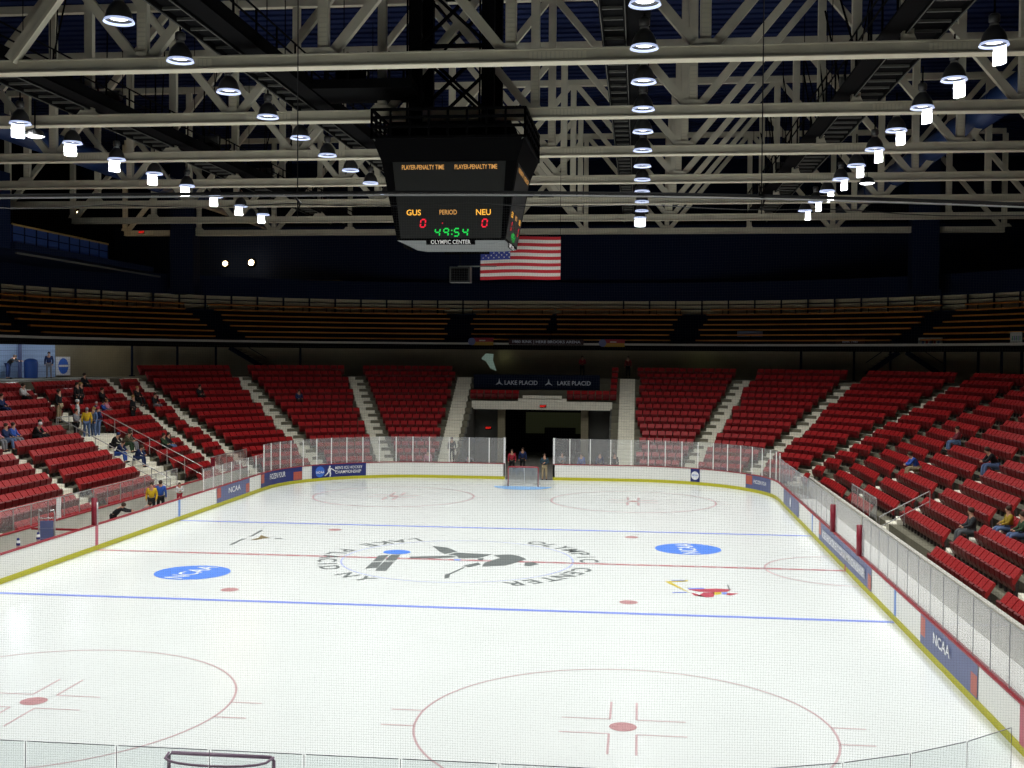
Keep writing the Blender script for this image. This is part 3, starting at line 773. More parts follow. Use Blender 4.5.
# orange benches per section
DA = [-.2+0, 0]
def deck_gap(x, y):
    gaps = [((-7.1+.0, 45), (-8.8, 56)), ((10.2, 45), (13.0, 56)), ((-22.8, 38.7), (-32, 46)), ((25.4, 37.5), (32., 43)), ((-31, 24), (-39, 26)), ((31, 8), (39, 8)), ((-31, 6), (-39, 6))]
    return any(dseg(x, y, g_) < .85 for g_ in gaps)
bn = 0
SEC = {}
for sd in (1, -1):
    for j in range(7):
        r = 25.1+.9*j; z = 9.15+.44*j+.34; s = 15.; run = []; Lt = path_len(r); sec = 0
        while s <= Lt+.01:
            x, y, nx, ny = path_pt(r, min(s, Lt-.001), sd)
            if deck_gap(x, y):
                if len(run) > 2: SEC.setdefault((sd, sec), []).append((j, z, run)); sec += 1
                run = []
            else: run.append((x, y, nx, ny))
            s += .5
        if len(run) > 2: SEC.setdefault((sd, sec), []).append((j, z, run))
PLACE = {1: ['near right upper deck', 'right upper deck beyond the gap', 'far right corner of the upper deck', 'upper deck right of the flag', 'upper deck'], -1: ['near left upper deck', 'left upper deck below the blue press box', 'far left corner of the upper deck', 'upper deck left of the scoreboard', 'upper deck behind the scoreboard']}
ROWN = ['lowest', 'second', 'third', 'fourth', 'fifth', 'sixth', 'topmost']
for (sd, sec), lst in SEC.items():
    for j, z, run in lst:
        mb = MB()
        for a, b in zip(run[:-1], run[1:]):
            q = []
            for p in (a, b): q += [(p[0], p[1]), (p[0]+p[2]*.26, p[1]+p[3]*.26)]
            mb.hexa([(*q[0], z), (*q[1], z), (*q[3], z), (*q[2], z), (*q[0], z+.10), (*q[1], z+.10), (*q[3], z+.10), (*q[2], z+.10)], M['orange'])
        for p in run[::4]: mb.box((p[0]+p[2]*.1-.03, p[1]+p[3]*.1-.03, z-.36), (p[0]+p[2]*.1+.03, p[1]+p[3]*.1+.03, z), M['black'])
        pl = PLACE[sd][min(sec, 4)] if not (sd > 0 and sec == 3) else 'upper deck above the tunnel, right part'
        mb.build('deck_bench', label=f'orange plank bench, {ROWN[j]} row, {pl}', cat='bench', group='orange benches on the upper deck')
# outer shell
mb = MB(); mb.box((-46, 59, -.04), (46, 59.3, 27), M['navy']); mb.build('wall_far', kind='structure')
mb = MB(); mb.box((-46.3, -50, -.04), (-46, 59, 27), M['blackwall']); mb.build('wall_left', kind='structure')
mb = MB(); mb.box((46, -50, -.04), (46.3, 59, 27), M['blackwall']); mb.build('wall_right', kind='structure')
mb = MB(); mb.box((-46, -50.3, -.04), (46, -50, 27), M['blackwall']); mb.build('wall_near', kind='structure')
mb = MB(); mb.box((-46, -50, 26.), (46, 59, 26.2), M['roof'])
y = -48.
while y < 58: mb.box((-46, y, 25.9), (46, y+.06, 26.), M['roof']); y += .9
mb.build('ceiling', kind='structure')
mb = MB(); mb.box((-40, 53.2, 14.5), (40, 53.4, 19.5), M['navy2']); mb.build('wall_upper_back', kind='structure')
for x, l in ((-28.6, 'tall dark blue column left of the far trusses'), (27.9, 'tall dark blue column right of the far trusses')):
    mb = MB(); mb.box((x-.95, 41, 12.9), (x+.95, 42.4, 25.8), M['navy2']); mb.box((x-1.1, 40.9, 12.9), (x+1.1, 42.5, 13.3), M['navy2']); mb.build('column', label=l, cat='column')
# concourse posts and diagonal stair stringers
k = 0
for sd, lst in ((1, [(25.5, 41), (23.2, 42.6), (19.5, 44.0), (28.2, 36.5), (29.6, 33.6), (30.4, 31.3), (30.9, 29)]), (-1, [(-25.8, 41), (-29.8, 34.8), (-27.6, 37.8), (-20, 44.3)])):
    for n, (x, y) in enumerate(lst):
        mb = MB(); mb.tube([(x, y, 6.5), (x, y, 8.78)], .09, M['navy'], 8); mb.box((x-.16, y-.16, 6.5), (x+.16, y+.16, 6.58), M['navy'])
        mb.build('concourse_post', label=f"slim dark post holding the upper deck, {ordw(n+1)} along the {'right' if sd > 0 else 'left'} concourse", cat='post', group='posts under the upper deck')
for n, (a, b, l) in enumerate((((26.4, 40.0, 8.7), (28.6, 38.4, 7.0), 'dark sloping stair in the right concourse, falling to the right'), ((24.0, 42.2, 7.0), (26., 40.6, 8.7), 'dark sloping stair in the right concourse, rising to the right'), ((-25., 41.8, 8.7), (-22.6, 43.6, 7.0), 'dark sloping stair in the far left concourse'))):
    e = empty('concourse_stair', a, label=l, cat='stairs')
    A_, B_ = Vector((0, 0, 0)), Vector(b)-Vector(a)
    mb = MB(); mb.bar(A_, B_, .12, .35, M['navy']); mb.build('stringer', e)
    mb = MB()
    for t in range(8): p = A_+(B_-A_)*(t+.5)/8; mb.box((p.x-.15, p.y, p.z+.12), (p.x+.15, p.y+.9, p.z+.16), M['black'])
    mb.build('treads', e)
    mb = MB(); mb.tube([A_+Vector((0, 0, .9)), B_+Vector((0, 0, .9))], .03, M['navy']); mb.build('handrail', e)
# lit alcove on the left concourse
def yx0(u, v, x):
    d = fwd+R_*((u-512)/fpx)+U_*((384-v)/fpx); t = (x-Cc.x)/d.x; p = Cc+d*t; return p.y, p.z
def hit_r(u, v, r, sd):
    d = fwd+R_*((u-512)/fpx)+U_*((384-v)/fpx); t = 30.
    while t < 140:
        P = Cc+d*t
        if math.hypot(max(P.x*sd-CX, 0), max(P.y-CY, 0)) > r and P.x*sd > 0: return P
        t += .01
    return P
pe = hit_r(54, 362, 27.9, -1); ae = math.atan2(pe.y-CY, -pe.x-CX)
def curve_strip(mb, r, z0, z1, m, a0=-.45, a1=ae, n=14):
    for k in range(n):
        q = []
        for a in (a0+(a1-a0)*k/n, a0+(a1-a0)*(k+1)/n):
            if a > 0: q.append((-(CX+r*cos(a)), CY+r*sin(a)))
            else: q.append((-(CX+r), CY+r*a))
        mb.poly([(*q[0], z0), (*q[1], z0), (*q[1], z1), (*q[0], z1)], m)
mb = MB(); curve_strip(mb, 27.8, 6.5, 8.77, M['wallwhite']); mb.build('wall_alcove', kind='structure')
mb = MB()
for z in (6.9, 7.25, 7.6, 7.95, 8.3): curve_strip(mb, 27.78, z, z+.02, M['slateglare'])
p = hit_r(20, 362, 27.7, -1); mb.tube([(p.x, p.y, 6.5), (p.x, p.y, 8.77)], .12, M['slateglare'], 8)
mb.build('trim_3', kind='structure')
_p = hit_r(63, 366, 27.75, -1); e = empty('wall_plaque', tuple(_p), -math.atan2(_p.y-CY, -_p.x-CX), label='white plaque with blue oval emblem on the beige concourse wall', cat='sign')
mb = MB(); mb.box((-.03, -.62, -.65), (.03, .62, .65), M['white']); mb.build('board', e)
mb = MB(); mb.poly([(.04, .45*cos(t), .55*sin(t)) for t in [2*PI*k/24 for k in range(24)]], M['adcircle']); mb.poly([(.05, -.4, -.06), (.05, .4, -.06), (.05, .4, .08), (.05, -.4, .08)], M['white']); mb.build('emblem', e)
_p = hit_r(31, 374, 26.8, -1); e = empty('waste_bin', (_p.x, _p.y, 6.5), label='blue rounded recycling bin in the pale lit alcove', cat='bin')
mb = MB(); mb.lathe([(.42, 0), (.45, .9), (.46, 1.0)], M['oldblue'], 16); mb.build('body', e, True)
mb = MB(); mb.lathe([(.46, 1.0), (.40, 1.2), (.15, 1.3), (0, 1.3)], M['oldblue'], 16); mb.build('lid', e, True)
# upper left press box
e = empty('press_box', (-29.5, 29, 15.2), label='blue panelled press box with brass rail high on the left', cat='press box')
def yx(u, v, x):
    d = fwd+R_*((u-512)/fpx)+U_*((384-v)/fpx); t = (x-Cc.x)/d.x; p = Cc+d*t; return p.y, p.z
pb = [yx(12, 224, -29.5), yx(108, 245, -29.5)]; pb2 = [yx(12, 243, -29.5), yx(106, 258, -29.5)]
ya, yb_ = pb[0][0], pb[1][0]; zt = (pb[0][1]+pb[1][1])/2; zb = (pb2[0][1]+pb2[1][1])/2
mb = MB(); mb.box((-.15, ya-29, zb-15.2), (0, yb_-29, zt-15.2), M['press']); mb.box((-6, yb_-29-.15, zb-15.2), (0, yb_-29, zt-15.2), M['press']); mb.build('front_panels', e)
mb = MB()
n = 9
for k in range(n+1): yy = ya-29+(yb_-ya)*k/n; mb.box((0, yy-.05, zb-15.2), (.03, yy+.05, zt-15.2), M['navy'])
mb.box((0, ya-29, (zb+zt)/2-15.22), (.03, yb_-29, (zb+zt)/2-15.16), M['navy']); mb.build('joint_battens', e)
mb = MB(); mb.tube([(.0, ya-29, zt-15.17), (.0, yb_-29, zt-15.17)], .07, M['brass']); mb.build('top_rail', e)
mb = MB(); mb.box((-6, ya-29, zb-15.6), (.2, yb_-29+7, zb-15.2), M['navy2']); mb.build('floor_beam', e)
mb = MB(); mb.box((-6, ya-29-3, zb-15.6), (-.1, ya-29, zt-15.2+3), M['navy2']); mb.build('end_wall', e)
mb = MB(); mb.bar((.25, ya-29, zb-15.85), (.25, yb_-29+8, zb-15.85), .12, .12, M['tun']); mb.build('lower_rail', e)
# ducts
for sd in (1, -1):
    e = empty('air_duct', (sd*(22.2 if sd > 0 else 23.4), 20, 19.1), label='long round dark blue air duct under the roof at the %s' % ('right' if sd > 0 else 'left'), cat='duct')
    mb = MB(); mb.tube([(0, -32, 0), (0, 28, 0)], .62, M['duct'], 16); mb.build('pipe', e, True)
    for k in range(9):
        mb = MB(); mb.lathe([(.62, -.05), (.66, -.04), (.66, .04), (.62, .05)], M['duct'], 16); o = mb.build('joint_band', e); o.rotation_euler.x = PI/2; o.location = (0, -28+k*6.5, 0)
# warm lamps
def warm_lamp(loc, label, r=.16):
    e = empty('floodlight', loc, label=label, cat='lamp')
    mb = MB(); mb.lathe([(.05, .25), (r*1.2, .2), (r*1.5, 0)], M['black'], 12); o = mb.build('hood', e); o.rotation_euler.x = PI/2*.9
    mb = MB(); mb.ellipsoid((0, -.08, 0), (r, r, r), M['warm']); mb.build('bulb', e, True)
    l = bpy.data.lights.new('glow', 'POINT'); l.energy = 160; l.color = (1, .65, .3); l.shadow_soft_size = .15
    lo = bpy.data.objects.new('glow', l); COL.objects.link(lo); lo.location = (0, -.35, 0); lo.parent = e
def px3(u, v, y): d = fwd+R_*((u-512)/fpx)+U_*((384-v)/fpx); t = (y-Cc.y)/d.y; return tuple(Cc+d*t)
warm_lamp(px3(226, 264, 51.6), 'left one of two warm floodlights above the far upper deck', .27)
warm_lamp(px3(252, 263, 51.6), 'right one of two warm floodlights above the far upper deck', .3)
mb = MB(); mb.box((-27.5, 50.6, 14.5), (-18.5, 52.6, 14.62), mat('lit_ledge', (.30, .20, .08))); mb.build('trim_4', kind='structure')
warm_lamp(px3(79, 213, 38), 'single warm lamp above the blue press box', .14)

# ------------------------------------------------------------------ roof trusses
TZ, TH = 17.5, 7.4
TY = [-25.76, -17.34, -8.91, -.49, 7.94, 16.36, 24.79, 33.3, 41.7]
TN = ['behind the camera side', 'nearest', 'lowest and nearest across the picture', 'passing just behind the scoreboard frame', 'third', 'fourth', 'fifth', 'sixth', 'farthest']
nodes = [3.05+6.1*k for k in range(-6, 6)]
truss0 = None
def make_truss():
    e = empty('roof_truss', (0, 0, TZ))
    xs, xe = -33.55, 33.55; kids = []
    mb = MB(); mb.box((xs, -.20, .03), (xe, .20, .40), M['steel']); mb.box((xs, -.26, 0), (xe, .26, .045), M['flange']); mb.box((xs, -.26, .38), (xe, .26, .42), M['steel'])
    for n_ in nodes[::2]:
        mb.box((n_+.6, -.215, .08), (n_+2.4, -.2, .34), M['flange'])
        for k in range(12): mb.box((n_+.7+k*.14, -.225, .1), (n_+.74+k*.14, -.21, .32), M['steel'])
    kids.append(mb.build('bottom_chord', e))
    mb = MB(); mb.box((xs, -.18, TH-.2), (xe, .18, TH+.16), M['steel']); kids.append(mb.build('top_chord', e))
    for x in nodes:
        mb = MB(); mb.box((x-.17, -.13, .4), (x+.17, .13, TH-.2), M['steel'])
        mb.box((x-.12, -.15, .7), (x+.12, -.13, 1.9), M['flange'])
        for k in range(7): mb.box((x-.13, -.16, .8+k*.15), (x+.13, -.15, .84+k*.15), M['steel'])
        kids.append(mb.build('vertical', e))
    def diag(x0, x1):
        mb = MB(); d = (x1-x0)
        mb.bar((x0+d*.04, 0, .42), (x1-d*.03, 0, TH-.15), .24, .30, M['steel'], up=(1, 0, 0))
        kids.append(mb.build('diagonal', e))
    for x in (9.15, -9.15, 21.35, -21.35): diag(x, x-6.1); diag(x, x+6.1)
    diag(-3.05, 3.05); diag(3.05, -3.05); diag(33.55, 27.45); diag(-33.55, -27.45)
    for x in nodes:   # gusset plates
        mb = MB(); w = .5 if (round((x-9.15)/6.1) % 2 == 0) else .25
        mb.poly([(x-w, -.21, .4), (x+w, -.21, .4), (x+w*.6, -.21, .62), (x-w*.6, -.21, .62)], M['steel']); kids.append(mb.build('gusset_plate', e))
    return e, kids
for i, y in enumerate(TY):
    if i == 0: t, tk = make_truss()
    else: t = copy_tree(truss0, tk)
    if i == 0: truss0 = t
    t.location = (0, y, TZ)
    tag(t, label='cream painted steel roof truss with crossed webs, %s' % {0: 'beyond the view above the near goal line', 1: 'just above the top edge of the view', 2: 'nearest one, running across the top', 3: 'second, passing behind the scoreboard frame', 4: 'third from the front', 5: 'fourth from the front', 6: 'fifth from the front', 7: 'sixth, second farthest', 8: 'farthest one above the flag'}[i], cat='truss', group='roof trusses')
e = empty('knee_brace', (-13.6, -9.2, 17.9), label='thick cream brace rising to the right at the top left corner', cat='beam')
mb = MB(); mb.bar((0, 0, 0), (3.6, 0, 4.6), .3, .36, M['steel'], up=(1, 0, 0)); mb.build('strut', e)
mb = MB(); mb.bar((.18, -.14, 0), (3.78, -.14, 4.6), .06, .1, M['flange'], up=(1, 0, 0)); mb.build('flange', e)

# ------------------------------------------------------------------ catwalks
def catwalk(x0, x1, side, label, zf=18.25, y0=-30, y1=40):
    e = empty('catwalk', ((x0+x1)/2, 0, zf), label=label, cat='catwalk'); h = (x1-x0)/2
    mb = MB()
    for x in (-h, h): mb.box((x-.05, y0, -.1), (x+.05, y1, .12), M['rail'] if False else M['black'])
    mb.build('edge_beams', e)
    mb = MB(); y = y0
    while y < y1: mb.box((-h, y, -.06), (h, y+.07, .02), M['tun']); y += 1.05
    for x in (-h-.01, h+.01): mb.box((x-.012, y0, -.13), (x+.012, y1, -.07), M['tun'])
    mb.build('rungs', e)
    mb = MB(); mb.box((-h, y0, .05), (h, y1, .09), M['black']); mb.build('walkway_deck', e)
    g0, g1 = (h, h+.75) if side > 0 else (-h-.75, -h)
    mb = MB(); mb.box((g0+.05, y0, -.02), (g1, y1, .05), M['black']); mb.box((g1-.06, y0, .0), (g1, y1, .45), M['black']); mb.build('side_trough', e)
    mb = MB()
    for z in (.75, 1.2):
        for x in (-h if side > 0 else h, g1-.03 if side > 0 else g0+.03): mb.bar((x, y0, z), (x, y1, z), .05, .05, M['black'])
    y = y0
    while y < y1:
        for x in (-h if side > 0 else h, g1-.03 if side > 0 else g0+.03): mb.box((x-.03, y-.03, 0), (x+.03, y+.03, 1.2), M['black'])
        y += 2.1
    mb.build('guard_rail', e)
    y = y0+1
    while y < y1:
        for x in (-h, h): mb = MB(); mb.tube([(x, y, .1), (x, y, 7.2)], .02, M['black'], 4); mb.build('hanger_rod', e)
        y += 8.43
catwalk(-6.7, -6.0, 1, 'dark steel catwalk left of the scoreboard, rungs showing below')
catwalk(5.98, 6.68, 1, 'dark ladder like catwalk right of the scoreboard beside the hanging lamps')
catwalk(-16.3, -15.2, 1, 'outer dark catwalk at the left above the shielded lamps')
catwalk(15.2, 16.3, -1, 'outer dark catwalk at the right above the shielded lamps')
# clutter (cable trays, winches) on outer catwalks
for sd in (1, -1):
    for k in range(9):
        y = -13+k*5.1; x = sd*(15.6+random.uniform(-.3, .5)); e = empty('winch_unit', (x, y, 18.4), label='dark rigging winch on the %s outer catwalk, %s from the front' % ('right' if sd > 0 else 'left', ordw(k+1)), cat='winch', group='rigging winches on the outer catwalks')
        mb = MB(); mb.box((-.45, -.5, 0), (.45, .5, .75), M['black']); mb.build('housing', e)
        mb = MB(); mb.tube([(-.5, .1, 1.), (.6, .1, 1.)], .22, M['tun'], 10); mb.build('drum', e)
        mb = MB(); mb.tube([(0, 0, .7), (random.uniform(-1, 1), random.uniform(-1, 1), 5)], .03, M['black'], 4); mb.tube([(-.4, .3, .7), (random.uniform(-1.5, .5), .5, 4)], .04, M['black'], 4); mb.build('cables', e)
# platform joining left catwalk with the tower
e = empty('cross_walkway', (-3.6, -1.8, 18.3), label='black cross walkway from the left catwalk to the scoreboard tower', cat='catwalk')
mb = MB(); mb.box((-1.9, -1., 0), (2.2, 1.6, .35), M['black']); mb.build('deck', e)
mb = MB()
for z in (.8, 1.3):
    for y in (-1., 1.6): mb.bar((-1.9, y, z), (2.2, y, z), .06, .06, M['black'])
for k in range(6):
    for y in (-1., 1.6): mb.box((-1.9+k*.8, y-.04, .3), (-1.82+k*.8, y+.04, 1.35), M['black'])
mb.build('guard_rail', e)
mb = MB(); mb.box((-.9, -.4, .35), (.1, .5, 1.15), M['black']); mb.build('hoist_motor', e)

# ------------------------------------------------------------------ bell lamps
def make_lamp(shield):
    e = empty('high_bay_lamp', (0, 0, 0)); kids = []
    mb = MB(); mb.lathe([(.385, .05), (.37, .12), (.33, .28), (.26, .42), (.17, .52), (.13, .56)], M['bell'], 24); kids.append(mb.build('bell', e, True))
    mb = MB(); mb.lathe([(.36, .06), (.41, -.005), (.42, .0), (.385, .075)], M['rimglow'], 24); kids.append(mb.build('rim', e, True))
    mb = MB(); mb.poly([(.235*cos(2*PI*k/24), .235*sin(2*PI*k/24), .10) for k in range(24)][::-1], M['lamp']); mb.lathe([(.235, .10), (.345, .075)], M['bell'], 24); kids.append(mb.build('lens', e))
    mb = MB(); mb.lathe([(.13, .56), (.12, .66), (.16, .68), (.16, .86), (.12, .9), (0, .9)], M['bell'], 12); kids.append(mb.build('ballast', e, True))
    mb = MB(); mb.lathe([(.125, .55), (.14, .58), (.125, .62)], M['chrome'], 12); kids.append(mb.build('collar', e, True))
    mb = MB(); mb.tube([(0, 0, .9), (0, 0, 1.5)], .03, M['black'], 6); kids.append(mb.build('hanger', e))
    if shield:
        a0, a1 = {1: (-PI*.10, PI*.43), -1: (PI*.50, PI*1.10), 2: (0, PI)}[shield]
        mb = MB(); mb.lathe([(.33, .03), (.33, -.50)], M['shield'], 14, a0, a1); kids.append(mb.build('glare_shield', e, True))
        mb = MB(); mb.lathe([(.345, .03), (.345, -.5)], M['shieldout'], 14, a0, a1); kids.append(mb.build('shield_back', e, True))
    return e, kids
RN = {-17.15: 'left outer row', -6.95: 'inner row left of the scoreboard', 7.25: 'middle row right of the scoreboard', 17.2: 'right outer row'}
spot = bpy.data.lights.new('lamp_beam', 'SPOT'); spot.energy = 1380; spot.spot_size = math.radians(140); spot.spot_blend = .6; spot.shadow_soft_size = .3; spot.color = (.99, 1., .97)
LP = []
for x, sh, y0, n in ((-17.15, -1, -27.4, 14), (-6.95, 0, -27.8, 13), (7.25, 0, -28.1, 14), (17.2, 1, -27.6, 14)):
    proto = None
    for k in range(n):
        y = y0+4.16*k; fr_ = k-3
        if proto is None: o, kk = make_lamp(sh); proto = o
        else: o = copy_tree(proto, kk)
        o.location = (x, y, 17.22)
        wh = f'{ordw(n-k)} from the far end'
        tag(o, label=f"{'shielded' if sh else 'open'} bell shaped lamp, {RN[x]}, {wh}", cat='lamp', group='bell lamps, '+RN[x])
        l = bpy.data.objects.new('lamp_beam', spot); COL.objects.link(l); l.location = (0, 0, -.02); l.parent = o
        LP.append(o)
o, kk = make_lamp(2)
o.location = (7.15, 29.6, 17.22); tag(o, label='last shielded lamp of the middle row, just above the farthest truss', cat='lamp')
l = bpy.data.objects.new('lamp_beam', spot); COL.objects.link(l); l.location = (0, 0, -.02); l.parent = o
for (u, v, lb) in ((35, 136, 'bare bright round lamp beside the leftmost shielded lamp'), (867, 183, 'bare bright round lamp between the right outer lamps')):
    p = gp(u, v, 16.9); e = empty('round_floodlight', (*p, 16.9), label=lb, cat='lamp')
    mb = MB(); mb.lathe([(.0, -.08), (.25, -.06), (.36, 0), (.36, .02)], M['lamp'], 20); mb.build('lens', e, True)
    mb = MB(); mb.lathe([(.38, -.02), (.30, .2), (.12, .3), (0, .3)], M['bell'], 20); mb.build('housing', e, True)
    mb = MB(); mb.tube([(0, 0, .3), (0, 0, 1.4)], .03, M['black'], 6); mb.build('hanger', e)

# ------------------------------------------------------------------ scoreboard
sb = empty('scoreboard', (0, 0, 12.3), label='black four sided centre scoreboard with amber and green digits', cat='scoreboard')
bz = 12.3; hb, ht, zb0, zt0 = 2.08, 2.58, .32, 3.25
mb = MB(); mb.hexa([(-hb, -hb, zb0), (hb, -hb, zb0), (hb, hb, zb0), (-hb, hb, zb0), (-ht, -ht, zt0), (ht, -ht, zt0), (ht, ht, zt0), (-ht, ht, zt0)], M['black']); mb.build('cabinet', sb)
mb = MB(); mb.hexa([(-hb+.5, -hb+.5, .22), (hb-.5, -hb+.5, .22), (hb-.5, hb-.5, .22), (-hb+.5, hb-.5, .22), (-hb, -hb, zb0), (hb, -hb, zb0), (hb, hb, zb0), (-hb, hb, zb0)], M['sbsoffit']); mb.build('lower_skirt', sb)
sl = (ht-hb)/(zt0-zb0)
def face_fn(rot):
    c, s = cos(rot), sin(rot)
    def fn(p, q, off=0.):
        yy = -(hb+sl*(q-zb0))-off; return (p*c-yy*s, p*s+yy*c, q)
    return fn
for r_i, rot in enumerate((0, PI/2, PI, -PI/2)):
    fn = face_fn(rot); w0, w1 = hb-.14, ht-.42
    mb = MB(); mb.poly([fn(-w0, zb0+.08, .012), fn(w0, zb0+.08, .012), fn(w1, zt0-.02, .012), fn(-w1, zt0-.02, .012)], M['sbface']); face = mb.build('display_face', sb)
    for tx in (-1., 1.02): mb = MB(); add_text(mb, 'PLAYER-PENALTY TIME', .24, lambda p, q: fn(tx+p, 3.02+q, .03), M['amberdim'], .66); mb.build('header_lettering', face)
    for tx, t, m_, s_, zz, sx, nm in ((-1.4, 'GUS', 'amber', .30, 1.35, 1., 'home_name'), (1.28, 'NEU', 'amber', .30, 1.35, 1., 'guest_name'), (-.07, 'PERIOD', 'amberdim', .25, 1.36, .8, 'period_word'), (.62, '', 'amber', .1, 1, 1, '')):
        if t: mb = MB(); add_text(mb, t, s_, lambda p, q: fn(tx+p, zz+q, .03), M[m_], sx); mb.build(nm, face)
    # seven segment digits
    SEG = {'0': 'abcdef', '4': 'fgbc', '9': 'abcfg', '5': 'afgcd', '-': 'g'}
    def digit(mb, ch, cx, cz, w, h, m):
        t = .026; sk = .16
        P = {'a': ((-w, h), (w, h)), 'g': ((-w, 0), (w, 0)), 'd': ((-w, -h), (w, -h)), 'f': ((-w, 0), (-w, h)), 'b': ((w, 0), (w, h)), 'e': ((-w, -h), (-w, 0)), 'c': ((w, -h), (w, 0))}
        for s in SEG[ch]:
            (a, b), (c, d) = P[s]; v = a == c
            if v: q = [(a-t, b+.02), (a+t, b+.02), (c+t, d-.02), (c-t, d-.02)]
            else: q = [(a+.02, b-t), (c-.02, d-t), (c-.02, d+t), (a+.02, b+t)]
            mb.poly([fn(cx+x+z*sk, cz+z, .03) for x, z in q], m)
    mb = MB(); digit(mb, '0', -1.05, .96, .09, .14, M['redled']); mb.build('home_score', face)
    mb = MB(); digit(mb, '0', 1.32, .96, .09, .14, M['redled']); mb.build('guest_score', face)
    mb = MB(); digit(mb, '-', -.3, .96, .035, .1, M['redled']); mb.build('period_mark', face)
    for ch, cx in (('4', -.5), ('9', -.17), ('5', .24), ('4', .57)): mb = MB(); digit(mb, ch, cx, .62, .09, .14, M['greenled']); mb.build('clock_digit', face)
    mb = MB()
    for dz in (-.07, .07): mb.poly([fn(.03+a, .62+dz+b, .03) for a, b in ((0, -.025), (.05, -.025), (.05, .025), (0, .025))], M['greenled'])
    mb.build('clock_colon', face)
    mb = MB(); mb.poly([fn(-.95, .16, .012), fn(.95, .16, .012), fn(.95, .36, .012), fn(-.95, .36, .012)], M['black']); mb.build('name_plate', sb)
    mb = MB(); add_text(mb, 'OLYMPIC CENTER', .21, lambda p, q: fn(p, .25+q, .03), M['whitetext'], .9); mb.build('name_lettering', sb)
# crown
hc = 2.9
mb = MB(); mb.hexa([(-ht, -ht, zt0), (ht, -ht, zt0), (ht, ht, zt0), (-ht, ht, zt0), (-hc, -hc, 4.1), (hc, -hc, 4.1), (hc, hc, 4.1), (-hc, hc, 4.1)], M['black']); mb.build('sloping_soffit', sb)
mb = MB()
for z in (4.1, 4.5, 4.85, 5.15):
    for a, b in (((-hc, -hc), (hc, -hc)), ((hc, -hc), (hc, hc)), ((hc, hc), (-hc, hc)), ((-hc, hc), (-hc, -hc))): mb.bar((*a, z), (*b, z), .1, .1, M['black'])
for k in range(9):
    t = -hc+2*hc*k/8
    for a in ((t, -hc), (t, hc), (-hc, t), (hc, t)): mb.box((a[0]-.04, a[1]-.04, 4.1), (a[0]+.04, a[1]+.04, 5.15), M['black'])
mb.build('crown_frame', sb)
mb = MB(); mb.box((-2.3, -2.3, 4.1), (2.3, 2.3, 4.8), M['black']); mb.box((-hc, -hc, 4.1), (hc, hc, 4.16), M['black']); mb.build('crown_machinery', sb)
for (x, y) in ((hc-.05, -hc), (-hc+.05, -hc)):
    mb = MB(); mb.tube([(x, y, 4.1), (x*.82, y*.82, 3.4)], .04, M['tun'], 5); mb.build('edge_tube', sb)
tw = empty('hoist_tower', (0, 0, 17.4), label='black braced hoist tower rising from the scoreboard to the roof', cat='tower')
for x in (-1.55, 1.3):
    for y in (-1.3, 1.3):
        mb = MB(); mb.box((x-.24, y-.2, -.2), (x+.24, y+.2, 8.2), M['black']); mb.box((x-.36, y-.05, -.2), (x-.30, y+.05, 8.2), M['black']); mb.build('mast', tw)
for y in (-1.3, 1.3):
    mb = MB()
    for k in range(3):
        z = .2+k*2.6; mb.bar((-1.5, y, z), (1.3, y, z+2.6), .12, .12, M['black'], up=(0, 1, 0)); mb.bar((1.3, y, z), (-1.5, y, z+2.6), .12, .12, M['black'], up=(0, 1, 0)); mb.bar((-1.5, y, z+2.6), (1.3, y, z+2.6), .14, .14, M['black'])
    mb.build('cross_bracing', tw)
e = empty('speaker_cluster', (-.6, 4., 11.75), label='grey loudspeaker box hanging under the scoreboard', cat='loudspeaker')
mb = MB(); mb.box((-.42, -.3, -.35), (.48, .3, .32), M['sbface']); mb.build('cabinet', e)
mb = MB(); mb.box((-.34, -.32, -.28), (.4, -.3, .25), M['black']); mb.build('grille', e)
mb = MB(); mb.tube([(0, 0, .3), (0, 0, 5.6)], .02, M['black'], 4); mb.build('cable', e)
mb = MB(); mb.bar((-.1, 0, .36), (1.6, 0, .36), .05, .05, M['sbsoffit']); mb.build('bar', e)

# ------------------------------------------------------------------ flag
fl_ = empty('national_flag', (1.2, 12, 14.25), label='large American flag hanging behind the scoreboard', cat='flag')
FW, FH = 4.05, 2.15
mb = MB(); NX = 24
def fz(u): return -.06*(1-u)+.03*sin(u*5)
def fy(u, v): return .08*sin(u*9)+.04*sin(v*5+u*6)
for i in range(13):
    m = M['flagred'] if i % 2 == 0 else M['flagwhite']
    for k in range(NX):
        u0, u1 = k/NX, (k+1)/NX; v0, v1 = i/13, (i+1)/13
        if i < 7 and u1 <= .4+1e-6: mm = M['flagblue']
        else: mm = m
        if i < 7 and u0 < .4 < u1: mm = m
        mb.poly([(-FW/2+FW*u, fy(u, v), fz(u)-FH*v) for u, v in ((u0, v1), (u1, v1), (u1, v0), (u0, v0))], mm)
mb.build('cloth', fl_)
mb = MB()
for rr in range(9):
    for c in range(6 if rr % 2 == 0 else 5):
        u = (.033+.066*c+(.033 if rr % 2 else 0)); v = .054*(rr+1)
        cx, cz = -FW/2+FW*u, fz(u)-FH*v; r1, r2 = .052, .022
        mb.poly([(cx+(r1 if k % 2 == 0 else r2)*sin(PI*k/5), fy(u, v)-.02, cz+(r1 if k % 2 == 0 else r2)*cos(PI*k/5)) for k in range(10)], M['flagwhite'])
mb.build('stars', fl_)
mb = MB(); mb.tube([(-2.1, 0, .03), (2.1, 0, .03)], .03, M['black'], 6)
for x in (-2, 2): mb.tube([(x, 0, 0), (x, 0, 3.4)], .012, M['black'], 4)
mb.build('hanging_bar', fl_)

